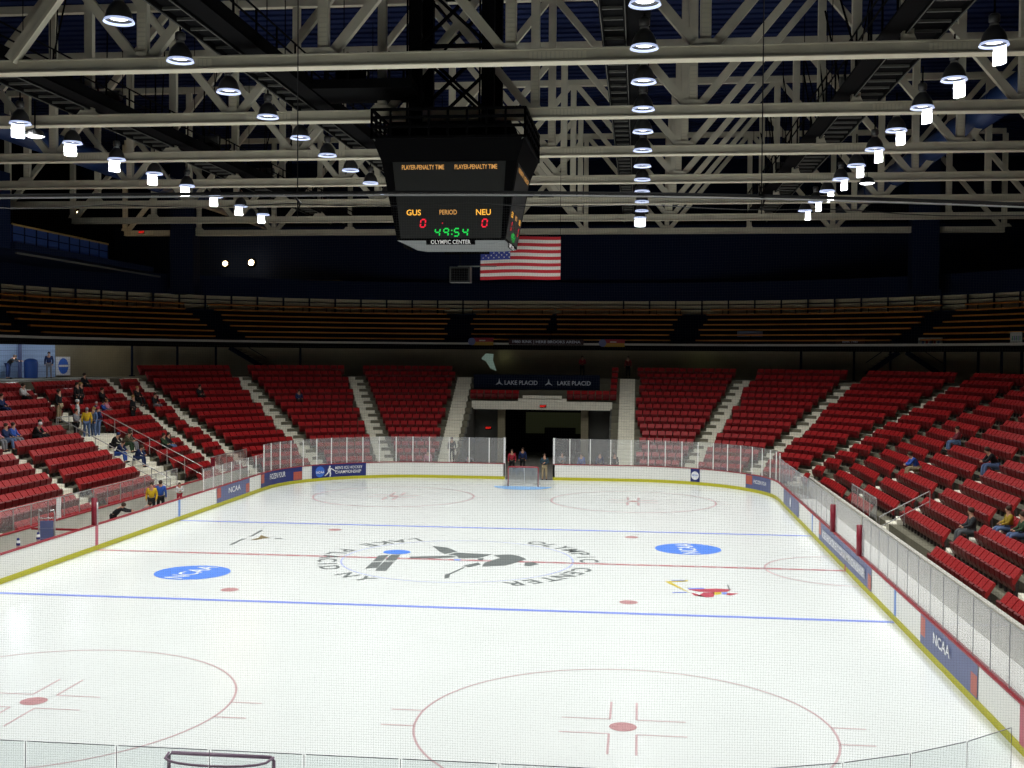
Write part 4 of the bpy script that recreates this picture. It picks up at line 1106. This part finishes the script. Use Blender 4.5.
# ------------------------------------------------------------------ deck edge banners
def placard(label, u, v, w, h, y, fn, rz=0, z=None):
    p = px3(u, v, y); e = empty('placard', p, rz, label=label, cat='sign'); fn(e, w, h); return e
def p_plain(bg, txt=None, tm='dimtext', ts=.3, sx=1.):
    def f(e, w, h):
        mb = MB(); mb.box((-w/2, 0, -h/2), (w/2, .05, h/2), bg); mb.build('board', e)
        if txt: mb = MB(); add_text(mb, txt, ts, lambda p, q: (p, -.012, q), M[tm], sx); mb.build('lettering', e)
    return f
M['signmar'] = mat('sign_maroon', (.03, .012, .015), rough=.6); M['reddim'] = mat('sign_red', (.25, .02, .03), rough=.6); M['ydim'] = mat('sign_yellow', (.3, .18, .02), rough=.6)
M['paledim'] = mat('sign_pale', (.35, .36, .34), rough=.6)
placard('long dark sign reading 1980 RINK HERB BROOKS ARENA on the deck edge', 546, 342, 6.0, .45, 45.5, p_plain(M['signmar'], '1980 RINK | HERB BROOKS ARENA', 'dimtext', .30, 1.18))
def flagpl(e, w, h):
    mb = MB(); mb.box((-w/2+.3, 0, -.02), (w/2, .04, h/2), M['reddim']); mb.box((-w/2+.3, 0, -h/2), (w/2, .04, -.02), M['ydim']); mb.build('board', e)
    mb = MB(); mb.poly([(-w/2+.25+.3*cos(t), -.01, .3*sin(t)) for t in [2*PI*k/20 for k in range(20)]], M['slateglare']); mb.build('round_badge', e)
    mb = MB(); mb.box((-.15, -.02, .04), (.35, -.01, .12), M['paledim']); mb.build('white_bar', e)
placard('red and yellow placard with blue badge left of the arena name sign', 481, 341.5, 2.0, .6, 45.5, flagpl)
placard('red and yellow placard with blue badge right of the arena name sign', 612, 343, 2.0, .6, 45.5, flagpl)
def whitepl(t, c):
    def f(e, w, h):
        mb = MB(); mb.box((-w/2, 0, -h/2), (w/2, .05, h/2), M['paledim']); mb.build('board', e)
        mb = MB()
        for k in range(5): mb.poly([(-w*.35+k*w*.16, -.01, -.05), (-w*.25+k*w*.16, -.01, -.1), (-w*.24+k*w*.16, -.01, .18), (-w*.33+k*w*.16, -.01, .2)], c[k % 2])
        mb.box((-w*.3, -.01, -h*.36), (w*.3, 0, -h*.26), M['black']); mb.build('print', e)
    return f
placard('white placard with dark print on the right deck edge', 930, 343.5, 1.75, .82, 36.5, whitepl('', (M['slateglare'], M['reddim'])), -.7)
placard('pale green printed placard at the far right of the deck edge', 1016, 339, .95, .85, 28., whitepl('', (mat('sign_green', (.05, .2, .12)), M['slateglare'])), -1.1)
placard('small dark sign with white figure on the right deck edge', 850, 341.5, 2.2, .55, 41.5, p_plain(M['signmar'], 'RINK 1980', 'dimtext', .26), -.55)
placard('pale blue cloth hung over a bench right of the flag', 750, 334, 2.0, .45, 46.2, p_plain(mat('sign_blue_pale', (.10, .14, .22)), None))
placard('small white notice on the left upper deck', 46, 316, .7, .8, 31, p_plain(M['paledim'], 'ICE', 'signmar', .2), 1.1)

# ------------------------------------------------------------------ protective netting
NY = -30.1
e = empty('safety_net_cable', (2, NY, 10.4), label='dark and light steel cable carrying the safety net across the view', cat='cable')
def cz(x): return 10.42-.00-.0009*max(0, x-3)**2*3.0
mb = MB(); mb.tube([(x-2, .0, cz(x)-10.4) for x in [-12+k for k in range(31)]], .024, M['cable'], 6); mb.build('dark_cable', e)
mb = MB(); mb.tube([(x-2, -.05, cz(x)-10.4-.045) for x in [-12+k for k in range(31)]], .011, M['cablelight'], 5); mb.build('light_cable', e)
mb = MB(); mb.tube([(x-2, .02, cz(x)-10.4-.13-.05*abs(sin(x*1.3))) for x in [-12+k*.5 for k in range(61)]], .006, M['cable'], 4); mb.build('lashing', e)
for x in (2.6, 8.75):
    mb = MB(); mb.tube([(x-2, 0, -.3), (x-2, 0, 6)], .008, M['cable'], 4); mb.tube([(x-2, 0, -.22), (x-1.96, 0, -.12), (x-2.03, 0, -.04), (x-2, 0, .05)], .02, M['cable'], 5); mb.build('suspension_wire', e)
mb = MB(); cell = .034; wd = .00058
x = -9.
while x < 15.5:
    zt_ = cz(x)-.05; pts = []
    for k in range(9):
        z = 2.3+(zt_-2.3)*k/8; pts.append((x+.012*sin(z*2+x*.6), NY+.05*sin(x*.7+z*.5), z))
    for a, b in zip(pts[:-1], pts[1:]): mb.poly([(a[0]-wd, a[1], a[2]), (a[0]+wd, a[1], a[2]), (b[0]+wd, b[1], b[2]), (b[0]-wd, b[1], b[2])], M['netblk'])
    x += cell
z = 2.35
while z < 10.3:
    pts = [(xx, NY+.05*sin(xx*.7+z*.5), z+.02*sin(xx*1.1+z)) for xx in [-9+.7*k for k in range(36)] if cz(xx)-.05 > z]
    for a, b in zip(pts[:-1], pts[1:]): mb.poly([(a[0], a[1], a[2]-wd), (b[0], b[1], b[2]-wd), (b[0], b[1], b[2]+wd), (a[0], a[1], a[2]+wd)], M['netblk'])
    z += cell
mb.build('safety_netting', label='fine dark safety netting hung behind the near goal glass', cat='net', kind='stuff')

# ------------------------------------------------------------------ people
PM = {}
def cmat(c):
    if c not in PM: PM[c] = mat('cloth_%d' % len(PM), c, rough=.85)
    return PM[c]
skin = mat('skin', (.50, .27, .18), rough=.6)
def skinmesh(name, verts, edges, radii, rootv=0, sub=1):
    me = bpy.data.meshes.new(name+'_src'); me.from_pydata(verts, edges, [])
    o = bpy.data.objects.new('tmp', me); COL.objects.link(o)
    o.modifiers.new('s', 'SKIN')
    for i, r in enumerate(radii):
        v = me.skin_vertices[0].data[i]; v.radius = (r, r) if not isinstance(r, tuple) else r; v.use_root = (i == rootv)
    sm = o.modifiers.new('b', 'SUBSURF'); sm.levels = sub; sm.render_levels = sub
    bpy.context.view_layer.update(); dg = bpy.context.evaluated_depsgraph_get()
    out = bpy.data.meshes.new_from_object(o.evaluated_get(dg)); out.name = name
    out.polygons.foreach_set('use_smooth', [True]*len(out.polygons))
    bpy.data.objects.remove(o); bpy.data.meshes.remove(me); return out
def chain(j, names, edges=None): return [j[n] for n in names]
def pose_mesh(J):
    """J: joint dict -> dict of meshes"""
    out = {}
    N = ['pel', 'chest', 'neck', 'head', 'crown', 'shL', 'elL', 'wrL', 'haL', 'shR', 'elR', 'wrR', 'haR', 'hiL', 'knL', 'anL', 'toL', 'hiR', 'knR', 'anR', 'toR', 'nose', 'thL', 'thR']
    R = dict(pel=.12, chest=.13, neck=.055, head=.095, crown=.075, shL=.055, elL=.042, wrL=.030, haL=.028, shR=.055, elR=.042, wrR=.030, haR=.028, hiL=.085, knL=.058, anL=.042, toL=.035, hiR=.085, knR=.058, anR=.042, toR=.035, nose=.02, thL=.012, thR=.012)
    E = [('pel', 'chest'), ('chest', 'neck'), ('neck', 'head'), ('head', 'crown'), ('head', 'nose'), ('chest', 'shL'), ('shL', 'elL'), ('elL', 'wrL'), ('wrL', 'haL'), ('wrL', 'thL'), ('chest', 'shR'), ('shR', 'elR'), ('elR', 'wrR'), ('wrR', 'haR'), ('wrR', 'thR'), ('pel', 'hiL'), ('hiL', 'knL'), ('knL', 'anL'), ('anL', 'toL'), ('pel', 'hiR'), ('hiR', 'knR'), ('knR', 'anR'), ('anR', 'toR')]
    ix = {n: i for i, n in enumerate(N)}
    out['body'] = skinmesh('body', [J[n] for n in N], [(ix[a], ix[b]) for a, b in E], [R[n] for n in N])
    def sub(name, ns, es, rr, root=0):
        i2 = {n: i for i, n in enumerate(ns)}; out[name] = skinmesh(name, [J[n] for n in ns], [(i2[a], i2[b]) for a, b in es], rr, root)
    sub('shirt', ['pel', 'chest', 'shL', 'elL', 'wrL', 'shR', 'elR', 'wrR'], [('pel', 'chest'), ('chest', 'shL'), ('shL', 'elL'), ('elL', 'wrL'), ('chest', 'shR'), ('shR', 'elR'), ('elR', 'wrR')], [.155, .165, .085, .06, .047, .085, .06, .047])
    sub('trousers', ['pel', 'hiL', 'knL', 'anL', 'hiR', 'knR', 'anR'], [('pel', 'hiL'), ('hiL', 'knL'), ('knL', 'anL'), ('pel', 'hiR'), ('hiR', 'knR'), ('knR', 'anR')], [.15, .105, .078, .062, .105, .078, .062])
    h = Vector(J['head']); c = Vector(J['crown'])
    mb = MB(); mb.ellipsoid(tuple(h+(c-h)*.62+Vector((0, .022, .0))), (.098, .115, .105), skin, 12, 8); out['hair'] = mb.mesh('hair', True)
    mb = MB()
    for s in 'LR': a = Vector(J['an'+s]); t = Vector(J['to'+s]); mid = (a+t)/2; mb.ellipsoid((mid.x, mid.y, mid.z-.02), (.05, .14, .05), skin)
    out['shoes'] = mb.mesh('shoes', True)
    return out
# local frame: faces -Y
STAND = dict(pel=(0, 0, .95), chest=(0, -.01, 1.33), neck=(0, -.01, 1.50), head=(0, -.02, 1.62), crown=(0, -.01, 1.70), nose=(0, -.125, 1.62), shL=(.19, 0, 1.42), elL=(.25, .02, 1.13), wrL=(.24, -.10, .90), haL=(.23, -.13, .82), thL=(.20, -.15, .86), shR=(-.19, 0, 1.42), elR=(-.25, .02, 1.13), wrR=(-.24, -.10, .90), haR=(-.23, -.13, .82), thR=(-.20, -.15, .86),
             hiL=(.10, 0, .90), knL=(.12, -.02, .50), anL=(.13, .02, .09), toL=(.15, -.16, .04), hiR=(-.10, 0, .90), knR=(-.12, -.02, .50), anR=(-.13, .02, .09), toR=(-.15, -.16, .04))
FOLD = dict(STAND); FOLD.update(elL=(.27, -.06, 1.15), wrL=(.06, -.26, 1.16), haL=(-.03, -.27, 1.18), thL=(.03, -.28, 1.22), elR=(-.27, -.06, 1.15), wrR=(-.06, -.26, 1.12), haR=(.03, -.27, 1.13), thR=(-.02, -.28, 1.17))
SIT = dict(pel=(0, .05, .55), chest=(0, .06, .93), neck=(0, .03, 1.09), head=(0, 0, 1.21), crown=(0, .01, 1.29), nose=(0, -.105, 1.2), shL=(.19, .06, 1.0), elL=(.24, -.05, .76), wrL=(.14, -.28, .68), haL=(.11, -.35, .66), thL=(.07, -.30, .70), shR=(-.19, .06, 1.0), elR=(-.24, -.05, .76), wrR=(-.14, -.28, .68), haR=(-.11, -.35, .66), thR=(-.07, -.30, .70),
           hiL=(.10, .02, .53), knL=(.15, -.40, .54), anL=(.15, -.42, .10), toL=(.16, -.58, .05), hiR=(-.10, .02, .53), knR=(-.15, -.40, .54), anR=(-.15, -.46, .10), toR=(-.16, -.62, .05))
SITL = dict(SIT); SITL.update(chest=(0, -.16, .88), neck=(0, -.26, 1.02), head=(0, -.32, 1.12), crown=(0, -.33, 1.20), nose=(0, -.42, 1.1), shL=(.19, -.18, .96), elL=(.22, -.36, .72), wrL=(.10, -.52, .68), haL=(.05, -.57, .66), thL=(.03, -.52, .70), shR=(-.19, -.18, .96), elR=(-.22, -.36, .72), wrR=(-.10, -.52, .68), haR=(-.05, -.57, .66), thR=(-.03, -.52, .70))
LEAN = dict(STAND); LEAN.update(chest=(0, -.28, 1.22), neck=(0, -.40, 1.34), head=(0, -.48, 1.40), crown=(0, -.50, 1.48), nose=(0, -.58, 1.38), shL=(.19, -.34, 1.27), elL=(.26, -.62, 1.16), wrL=(.20, -.85, 1.14), haL=(.18, -.93, 1.14), thL=(.14, -.88, 1.15), shR=(-.19, -.34, 1.27), elR=(-.26, -.62, 1.16), wrR=(-.20, -.85, 1.14), haR=(-.18, -.93, 1.14), thR=(-.14, -.88, 1.15))
POSE = {k: pose_mesh(v) for k, v in dict(stand=STAND, fold=FOLD, sit=SIT, sitl=SITL, lean=LEAN).items()}
K_ = (.012, .012, .014); NV = (.015, .03, .10); BL = (.03, .09, .38); JN = (.10, .15, .28); KH = (.38, .30, .18); GR = (.20, .20, .22); WH = (.62, .62, .62); RD = (.40, .03, .05); YL = (.65, .42, .02); PK = (.60, .25, .32); DB = (.05, .03, .02); BD = (.30, .18, .06); GN = (.03, .06, .03)
FIG = {}
def person(label, loc, face, pose, shirt, pants, hair=DB, scale=1., hat=None):
    """face: angle (radians) of the direction looked at, 0=+x"""
    e = empty('person', loc, face+PI/2, label=label, cat='person'); e.scale = (scale,)*3
    ms = POSE[pose]
    for nm, c in (('body', None), ('shirt', shirt), ('trousers', pants), ('hair', hat or hair), ('shoes', K_)):
        o = bpy.data.objects.new(nm, ms[nm]); COL.objects.link(o); o.parent = e
        if nm in ('body',):
            if not ms[nm].materials: ms[nm].materials.append(skin)
        else:
            if not ms[nm].materials: ms[nm].materials.append(skin)
            o.material_slots[0].link = 'OBJECT'; o.material_slots[0].material = cmat(c)
    return e
def cone_hit(u, v, sd, lift=0.):
    d = fwd+R_*((u-512)/fpx)+U_*((384-v)/fpx); t = 30.
    while t < 130:
        P = Cc+d*t; dx = max(P.x*sd-CX, 0); dy = max(P.y-CY, 0); rr = math.hypot(dx, dy)
        if P.z < Z0+DZ/DR*(rr-R0)+lift: break
        t += .02
    i = max(0, min(NR-1, int((rr-R0)/DR))); return P, i, math.atan2(dy, dx*sd)
def in_stand(label, u, v, sd, pose, *a, turn=0., lift=.5, **k):
    P, i, ang = cone_hit(u, v, sd, lift); r = row_r(i)+(.30 if pose.startswith('sit') else .2)
    dx = max(P.x*sd-CX, 0); dy = max(P.y-CY, 0); q = math.hypot(dx, dy)
    x = sd*(CX+dx/q*r) if dx > 0 else P.x; y = CY+dy/q*r if dy > 0 else P.y
    n = math.atan2(dy, sd*dx)
    return person(label, (x, y, row_z(i)+.0), n+PI+turn, pose, *a, **k)
LBL = [
 ('person in a blue shirt and khaki trousers sitting alone in the right stand', 924, 459, 1, 'sitl', BL, KH, dict(scale=1.15)),
 ('person in a dull red top and jeans sitting higher in the right stand', 952, 437, 1, 'sit', (.15, .02, .03), JN, {}),
 ('person in a bulky black coat and jeans leaning forward in the right stand', 1002, 455, 1, 'sitl', K_, JN, dict(scale=1.12)),
 ('person in a dark grey shirt and grey trousers sitting at a row end, right stand', 974, 521, 1, 'sit', (.03, .035, .04), (.10, .11, .12), dict(scale=1.1)),
 ('person with a yellow scarf and jeans at the right picture edge', 1008, 518, 1, 'sit', (.30, .2, .02), JN, {}),
 ('person in a dark green jacket sitting nearest the right picture edge', 1018, 526, 1, 'sit', GN, JN, {}),
 ('person in a white shirt sitting alone high in the left stand', 27, 393, -1, 'sit', WH, K_, {}),
 ('person in a blue jacket sitting at the left picture edge', 4, 403, -1, 'sit', NV, NV, {}),
 ('person in a pink top and pale trousers at the left picture edge', 1, 436, -1, 'sit', PK, GR, {}),
 ('person in a dark jacket and jeans sitting beside the pink top', 8, 433, -1, 'sit', NV, JN, {}),
 ('person in a mid blue shirt, right one of the seated pair at the left', 15, 432, -1, 'sit', BL, GR, {}),
 ('person in a white cap and black coat with legs stretched, left stand', 37, 430, -1, 'sitl', K_, K_, dict(hat=WH)),
 ('person in a red scarf sitting beside the white cap, left stand', 44, 430, -1, 'sit', RD, K_, {}),
 ('person in a black coat sitting behind the standing group', 98, 392, -1, 'sit', K_, K_, {}),
 ('child in a white hat sitting right of the standing group', 98, 404, -1, 'sit', NV, GR, dict(scale=.75, hat=WH)),
 ('child in a blue coat between the white hat and the pink coat', 104, 403, -1, 'sit', BL, NV, dict(scale=.75)),
 ('child in a pink coat sitting right of the standing group', 110, 404, -1, 'sit', PK, GR, dict(scale=.8, hair=BD)),
 ('person in an olive jacket, left one of a pair beside the handrail', 122, 435, -1, 'sitl', (.12, .10, .06), GN, {}),
 ('person in a dark jacket, right one of a pair beside the handrail', 128, 435, -1, 'sit', K_, GR, {}),
 ('person in a dark green coat, left one of the middle pair, left stand', 162, 439, -1, 'sit', GN, K_, {}),
 ('person in a black coat and jeans, right one of the middle pair, left stand', 168, 439, -1, 'sit', K_, JN, {}),
 ('person in black sitting high in the left stand, left of two', 141, 395, -1, 'sit', K_, K_, dict(hair=BD)),
 ('person in black sitting high in the left stand, right of two', 152, 397, -1, 'sit', K_, GR, {}),
 ('person in dark clothes sitting in the top rows of the left stand', 88, 382, -1, 'sit', K_, K_, {}),
 ('lone dark dressed person sitting in the far left corner stand', 297, 392, -1, 'sit', NV, K_, {}),
 ('person in dark clothes sitting by the top of the far left corner', 197, 388, -1, 'sit', K_, K_, {}),
]
for l, u, v, sd, ps, sh, tr, kw in LBL: in_stand(l, u, v, sd, ps, sh, tr, lift=.75, **kw)
STD = [
 ('person in a grey shirt and black trousers standing at the landing', 69, 430, -1, GR, K_, 'fold', 0., {}),
 ('person in a white cap standing behind the grey shirt', 67, 418, -1, WH, K_, 'stand', .5, dict(hat=WH)),
 ('person in a yellow and black jersey and jeans standing in the group', 79, 428, -1, YL, JN, 'stand', 2., dict(hair=GR)),
 ('person in a blue jacket standing between the jersey and the red cap', 86, 427, -1, JN, JN, 'stand', -2., dict(hair=BD)),
 ('person in a red cap and navy jacket standing by the handrail', 91, 427, -1, NV, JN, 'fold', 1., dict(hat=RD)),
 ('person in a black coat and khaki trousers standing apart on the left', 51, 412, -1, K_, KH, 'stand', 0., dict(scale=1.08)),
 ('person in black standing behind the group, left stand', 72, 403, -1, K_, K_, 'stand', 0., {}),
 ('person in black with pale hair standing behind the yellow jersey', 80, 405, -1, K_, K_, 'stand', 0., dict(hair=BD)),
 ('person in dark clothes standing alone right of the seated children', 124, 412, -1, K_, K_, 'stand', 0., dict(hair=BD)),
]
for l, u, v, sd, sh, tr, ps, tn, kw in STD: in_stand(l, u, v, sd, ps, sh, tr, turn=tn, lift=.25, **kw)
# vomitory figures
person('person in a dark cap sitting low in the left stairwell', (-22.2, 16., 2.5), 0, 'sitl', K_, K_, hat=NV)
person('person in blue trousers sitting on the left entrance stairs', (-21.4, 14.9, 2.15), 0, 'sitl', NV, BL)
person('person in a navy coat sitting lowest on the left entrance stairs', (-20.9, 16.2, 1.8), 0, 'sitl', NV, NV)
person('person in dark clothes bending in the lit left alcove', (*hit_r(8, 374, 26.4, -1).xy, 6.5), 0, 'lean', K_, NV)
person('person in navy with pale trousers standing by the alcove edge', (*hit_r(49, 374, 26.2, -1).xy, 6.5), -1.2, 'stand', NV, GR)
# bench
person('person in black leaning over the left boards', (-16.05, 3.2, .08), .35, 'lean', K_, K_, scale=.95)
person('person in grey and yellow crouching behind the left boards', (-16.2, 6.4, -.15), .4, 'lean', GR, K_, scale=.85)
person('person in a yellow jacket standing left of the blue jacket', (-16.7, 8.7, .08), -1.4, 'stand', YL, K_)
person('person in a bright blue jacket standing behind the left boards', (-16.5, 9.3, .08), 1.8, 'stand', BL, K_, scale=1.03)
person('child in white and red beyond the blue jacket', (-16.9, 12.6, .08), -1., 'fold', WH, RD, scale=.75)
# far end
def px_floor(u, v, z): x, y = gp(u, v, z); return x, y
in_stand('person in black standing on the stairway left of the tunnel', 453, 452, -1, 'stand', K_, K_, lift=.3)
person('person in a pink top behind the far glass beside the stairway', (-7.2, 32.0, 0), -PI/2, 'stand', PK, K_, scale=.95)
person('person in a red and black jacket in the tunnel, left of the gate', (-1.55, 33.5, -.04), -1.4, 'stand', RD, K_)
person('person in a dark blue jacket in the tunnel behind the goal', (-.95, 35, -.04), -1.7, 'stand', NV, K_)
person('person in a dark shirt and khaki trousers standing in the open gate', (1.0, 30.25, -.02), -1.6, 'fold', (.03, .06, .08), KH, scale=1.0)
person('person in a white shirt behind the far glass left of the gate', (-4.4, 31.6, -.04), -1.2, 'lean', GR, K_)
person('person in a bright blue shirt behind the far glass right of the gate', (3.4, 31.3, -.04), -2., 'stand', BL, KH)
person('person in navy behind the far glass, second right of the gate', (4.6, 32.1, -.04), -1.4, 'stand', NV, K_)
person('person in grey behind the far glass nearest the gate', (1.95+.1, 31.9, -.04), -1.4, 'fold', GR, K_)
person('person in black behind the far glass beside the right stairway', (5.6, 31.9, -.04), -1.4, 'stand', K_, K_)
person('person in a red shirt on the concourse above the tunnel sign', (2.6, 47.2, 6.5), -1.4, 'fold', RD, K_)
person('person in dark red standing on the concourse right of the tunnel sign', (6.3, 47.0, 6.5), -1.8, 'stand', (.25, .03, .03), K_)
_p = px3(487, 360, 49.4); e = empty('lit_wall_patch', _p, label='pale green patch of light glowing on the dark far concourse wall', cat='light patch')
mb = MB(); mb.poly([(-.5, 0, .1), (-.1, 0, -.1), (.3, 0, -.7), (.8, 0, -.9), (.5, 0, .0), (.55, 0, .5), (-.1, 0, .55)], mat('pale_green_glow', (.2, .3, .25), emit=(.30, .42, .35), es=.3)); mb.build('panel', e)  # patch of light on the wall, its glow painted by emission
mb = MB(); mb.box((-1., .02, -1.), (1., .08, .7), M['beige']); mb.build('backing', e)
# bottles, towel, hand truck on the left bench
for x, y, l in ((-15.42, -4.3, 'white bottle with dark label on the left boards cap, near the trolley'), (-15.42, -5.7, 'white bottle with dark label on the left boards cap, nearest')):
    e = empty('water_bottle', (x, y, BH), label=l, cat='bottle')
    mb = MB(); mb.lathe([(0, 0), (.07, 0), (.07, .2), (.05, .25)], M['white'], 12); mb.build('body', e, True)
    mb = MB(); mb.lathe([(.05, .25), (.05, .31), (.02, .34), (0, .34)], M['adblue'], 10); mb.build('cap', e, True)
    mb = MB(); mb.lathe([(.072, .06), (.072, .15)], M['adblue'], 12); mb.build('label_band', e, True)
e = empty('hanging_towel', (-17.5, .9, 2.0), label='white towel hung over the left glass rail', cat='towel')
mb = MB()
for a in range(6):
    for b in range(8):
        f_ = lambda a, b: (.10+.03*sin(a*1.5), -.16+.064*a+.015*sin(b), .02-.11*b)
        mb.poly([f_(a, b), f_(a+1, b), f_(a+1, b+1), f_(a, b+1)], M['white'])
mb.build('cloth', e, True)
e = empty('hand_truck', (-16.0, -2.6, .08), .3, label='upright grey hand truck standing behind the left boards', cat='hand truck')
mb = MB()
for x in (-.3, .3): mb.tube([(x, 0, .1), (x, 0, 1.75), (x*.9, -.1, 1.95), (x*.5, -.15, 1.9)], .03, M['rail'], 6)
for z in (.4, .8, 1.2, 1.6): mb.tube([(-.3, 0, z), (.3, 0, z)], .022, M['rail'], 6)
mb.build('frame', e)
mb = MB(); mb.box((-.25, -.02, .3), (.25, .02, 1.5), M['slateglare']); mb.build('blue_panel', e)
mb = MB(); mb.box((-.32, -.4, 0), (.32, 0, .04), M['black']); mb.build('toe_plate', e)
for x in (-.36, .36): mb = MB(); mb.tube([(x-.04, .08, .13), (x+.04, .08, .13)], .13, M['black'], 12); mb.build('wheel', e)
e = empty('bench_barrier', (-16.3, -1.5, 1.05), label='dark red cross rail between the left boards and the bench wall', cat='barrier')
mb = MB(); mb.box((-.95, -.04, -.02), (1., .04, .06), M['cap']); mb.build('rail', e)
mb = MB(); mb.box((-.04, -.03, -.97), (.04, .03, -.02), M['tun']); mb.build('leg', e)

# ------------------------------------------------------------------ extra lamps: added concourse fill, alcove, tunnel
def point(loc, e, col, r=.3):
    l = bpy.data.lights.new('room_fill_lamp', 'POINT'); l.energy = e; l.color = col; l.shadow_soft_size = r
    o = bpy.data.objects.new('room_fill_lamp', l); COL.objects.link(o); o.location = loc
point((-32.2, 17, 8.4), 120, (.78, .88, 1)); point((-31.9, 23, 8.4), 150, (.78, .88, 1)); point((-30.6, 28.3, 8.4), 90, (.85, .9, 1)); point((-29.4, 33, 8.5), 30, (1, .88, .65))
for x, y in ((30.8, 33.), (28.6, 38), (32.6, 27)): point((x+1., y+1.5, 8.5), 7, (1, .8, .5))  # weak fill lamps added under the deck, no fixtures modelled
point((-24, 45.5, 8.5), 4, (1, .85, .5)); point((-4, 48.9, 8.2), 2.5, (.8, .9, .5)); point((12, 47.5, 8.5), 4, (.8, .9, .5)); point((-4.4, 36, 3.), 3, (1, .95, .8))  # more added concourse fill, then a tunnel lamp
point((0, 46, 3.6), 10, (.8, .85, .6))
w = bpy.data.worlds.new('world'); scn.world = w; w.use_nodes = True
w.node_tree.nodes['Background'].inputs[0].default_value = (.3, .4, .7, 1); w.node_tree.nodes['Background'].inputs[1].default_value = .002
scn.view_settings.view_transform = 'Standard'; scn.view_settings.look = 'None'; scn.view_settings.exposure = 0
scn.cycles.max_bounces = 5; scn.cycles.diffuse_bounces = 3; scn.cycles.transparent_max_bounces = 24
scn.cycles.use_denoising = True
try: scn.cycles.denoiser = 'OPENIMAGEDENOISE'
except Exception: pass
scn.cycles.sample_clamp_indirect = 3.
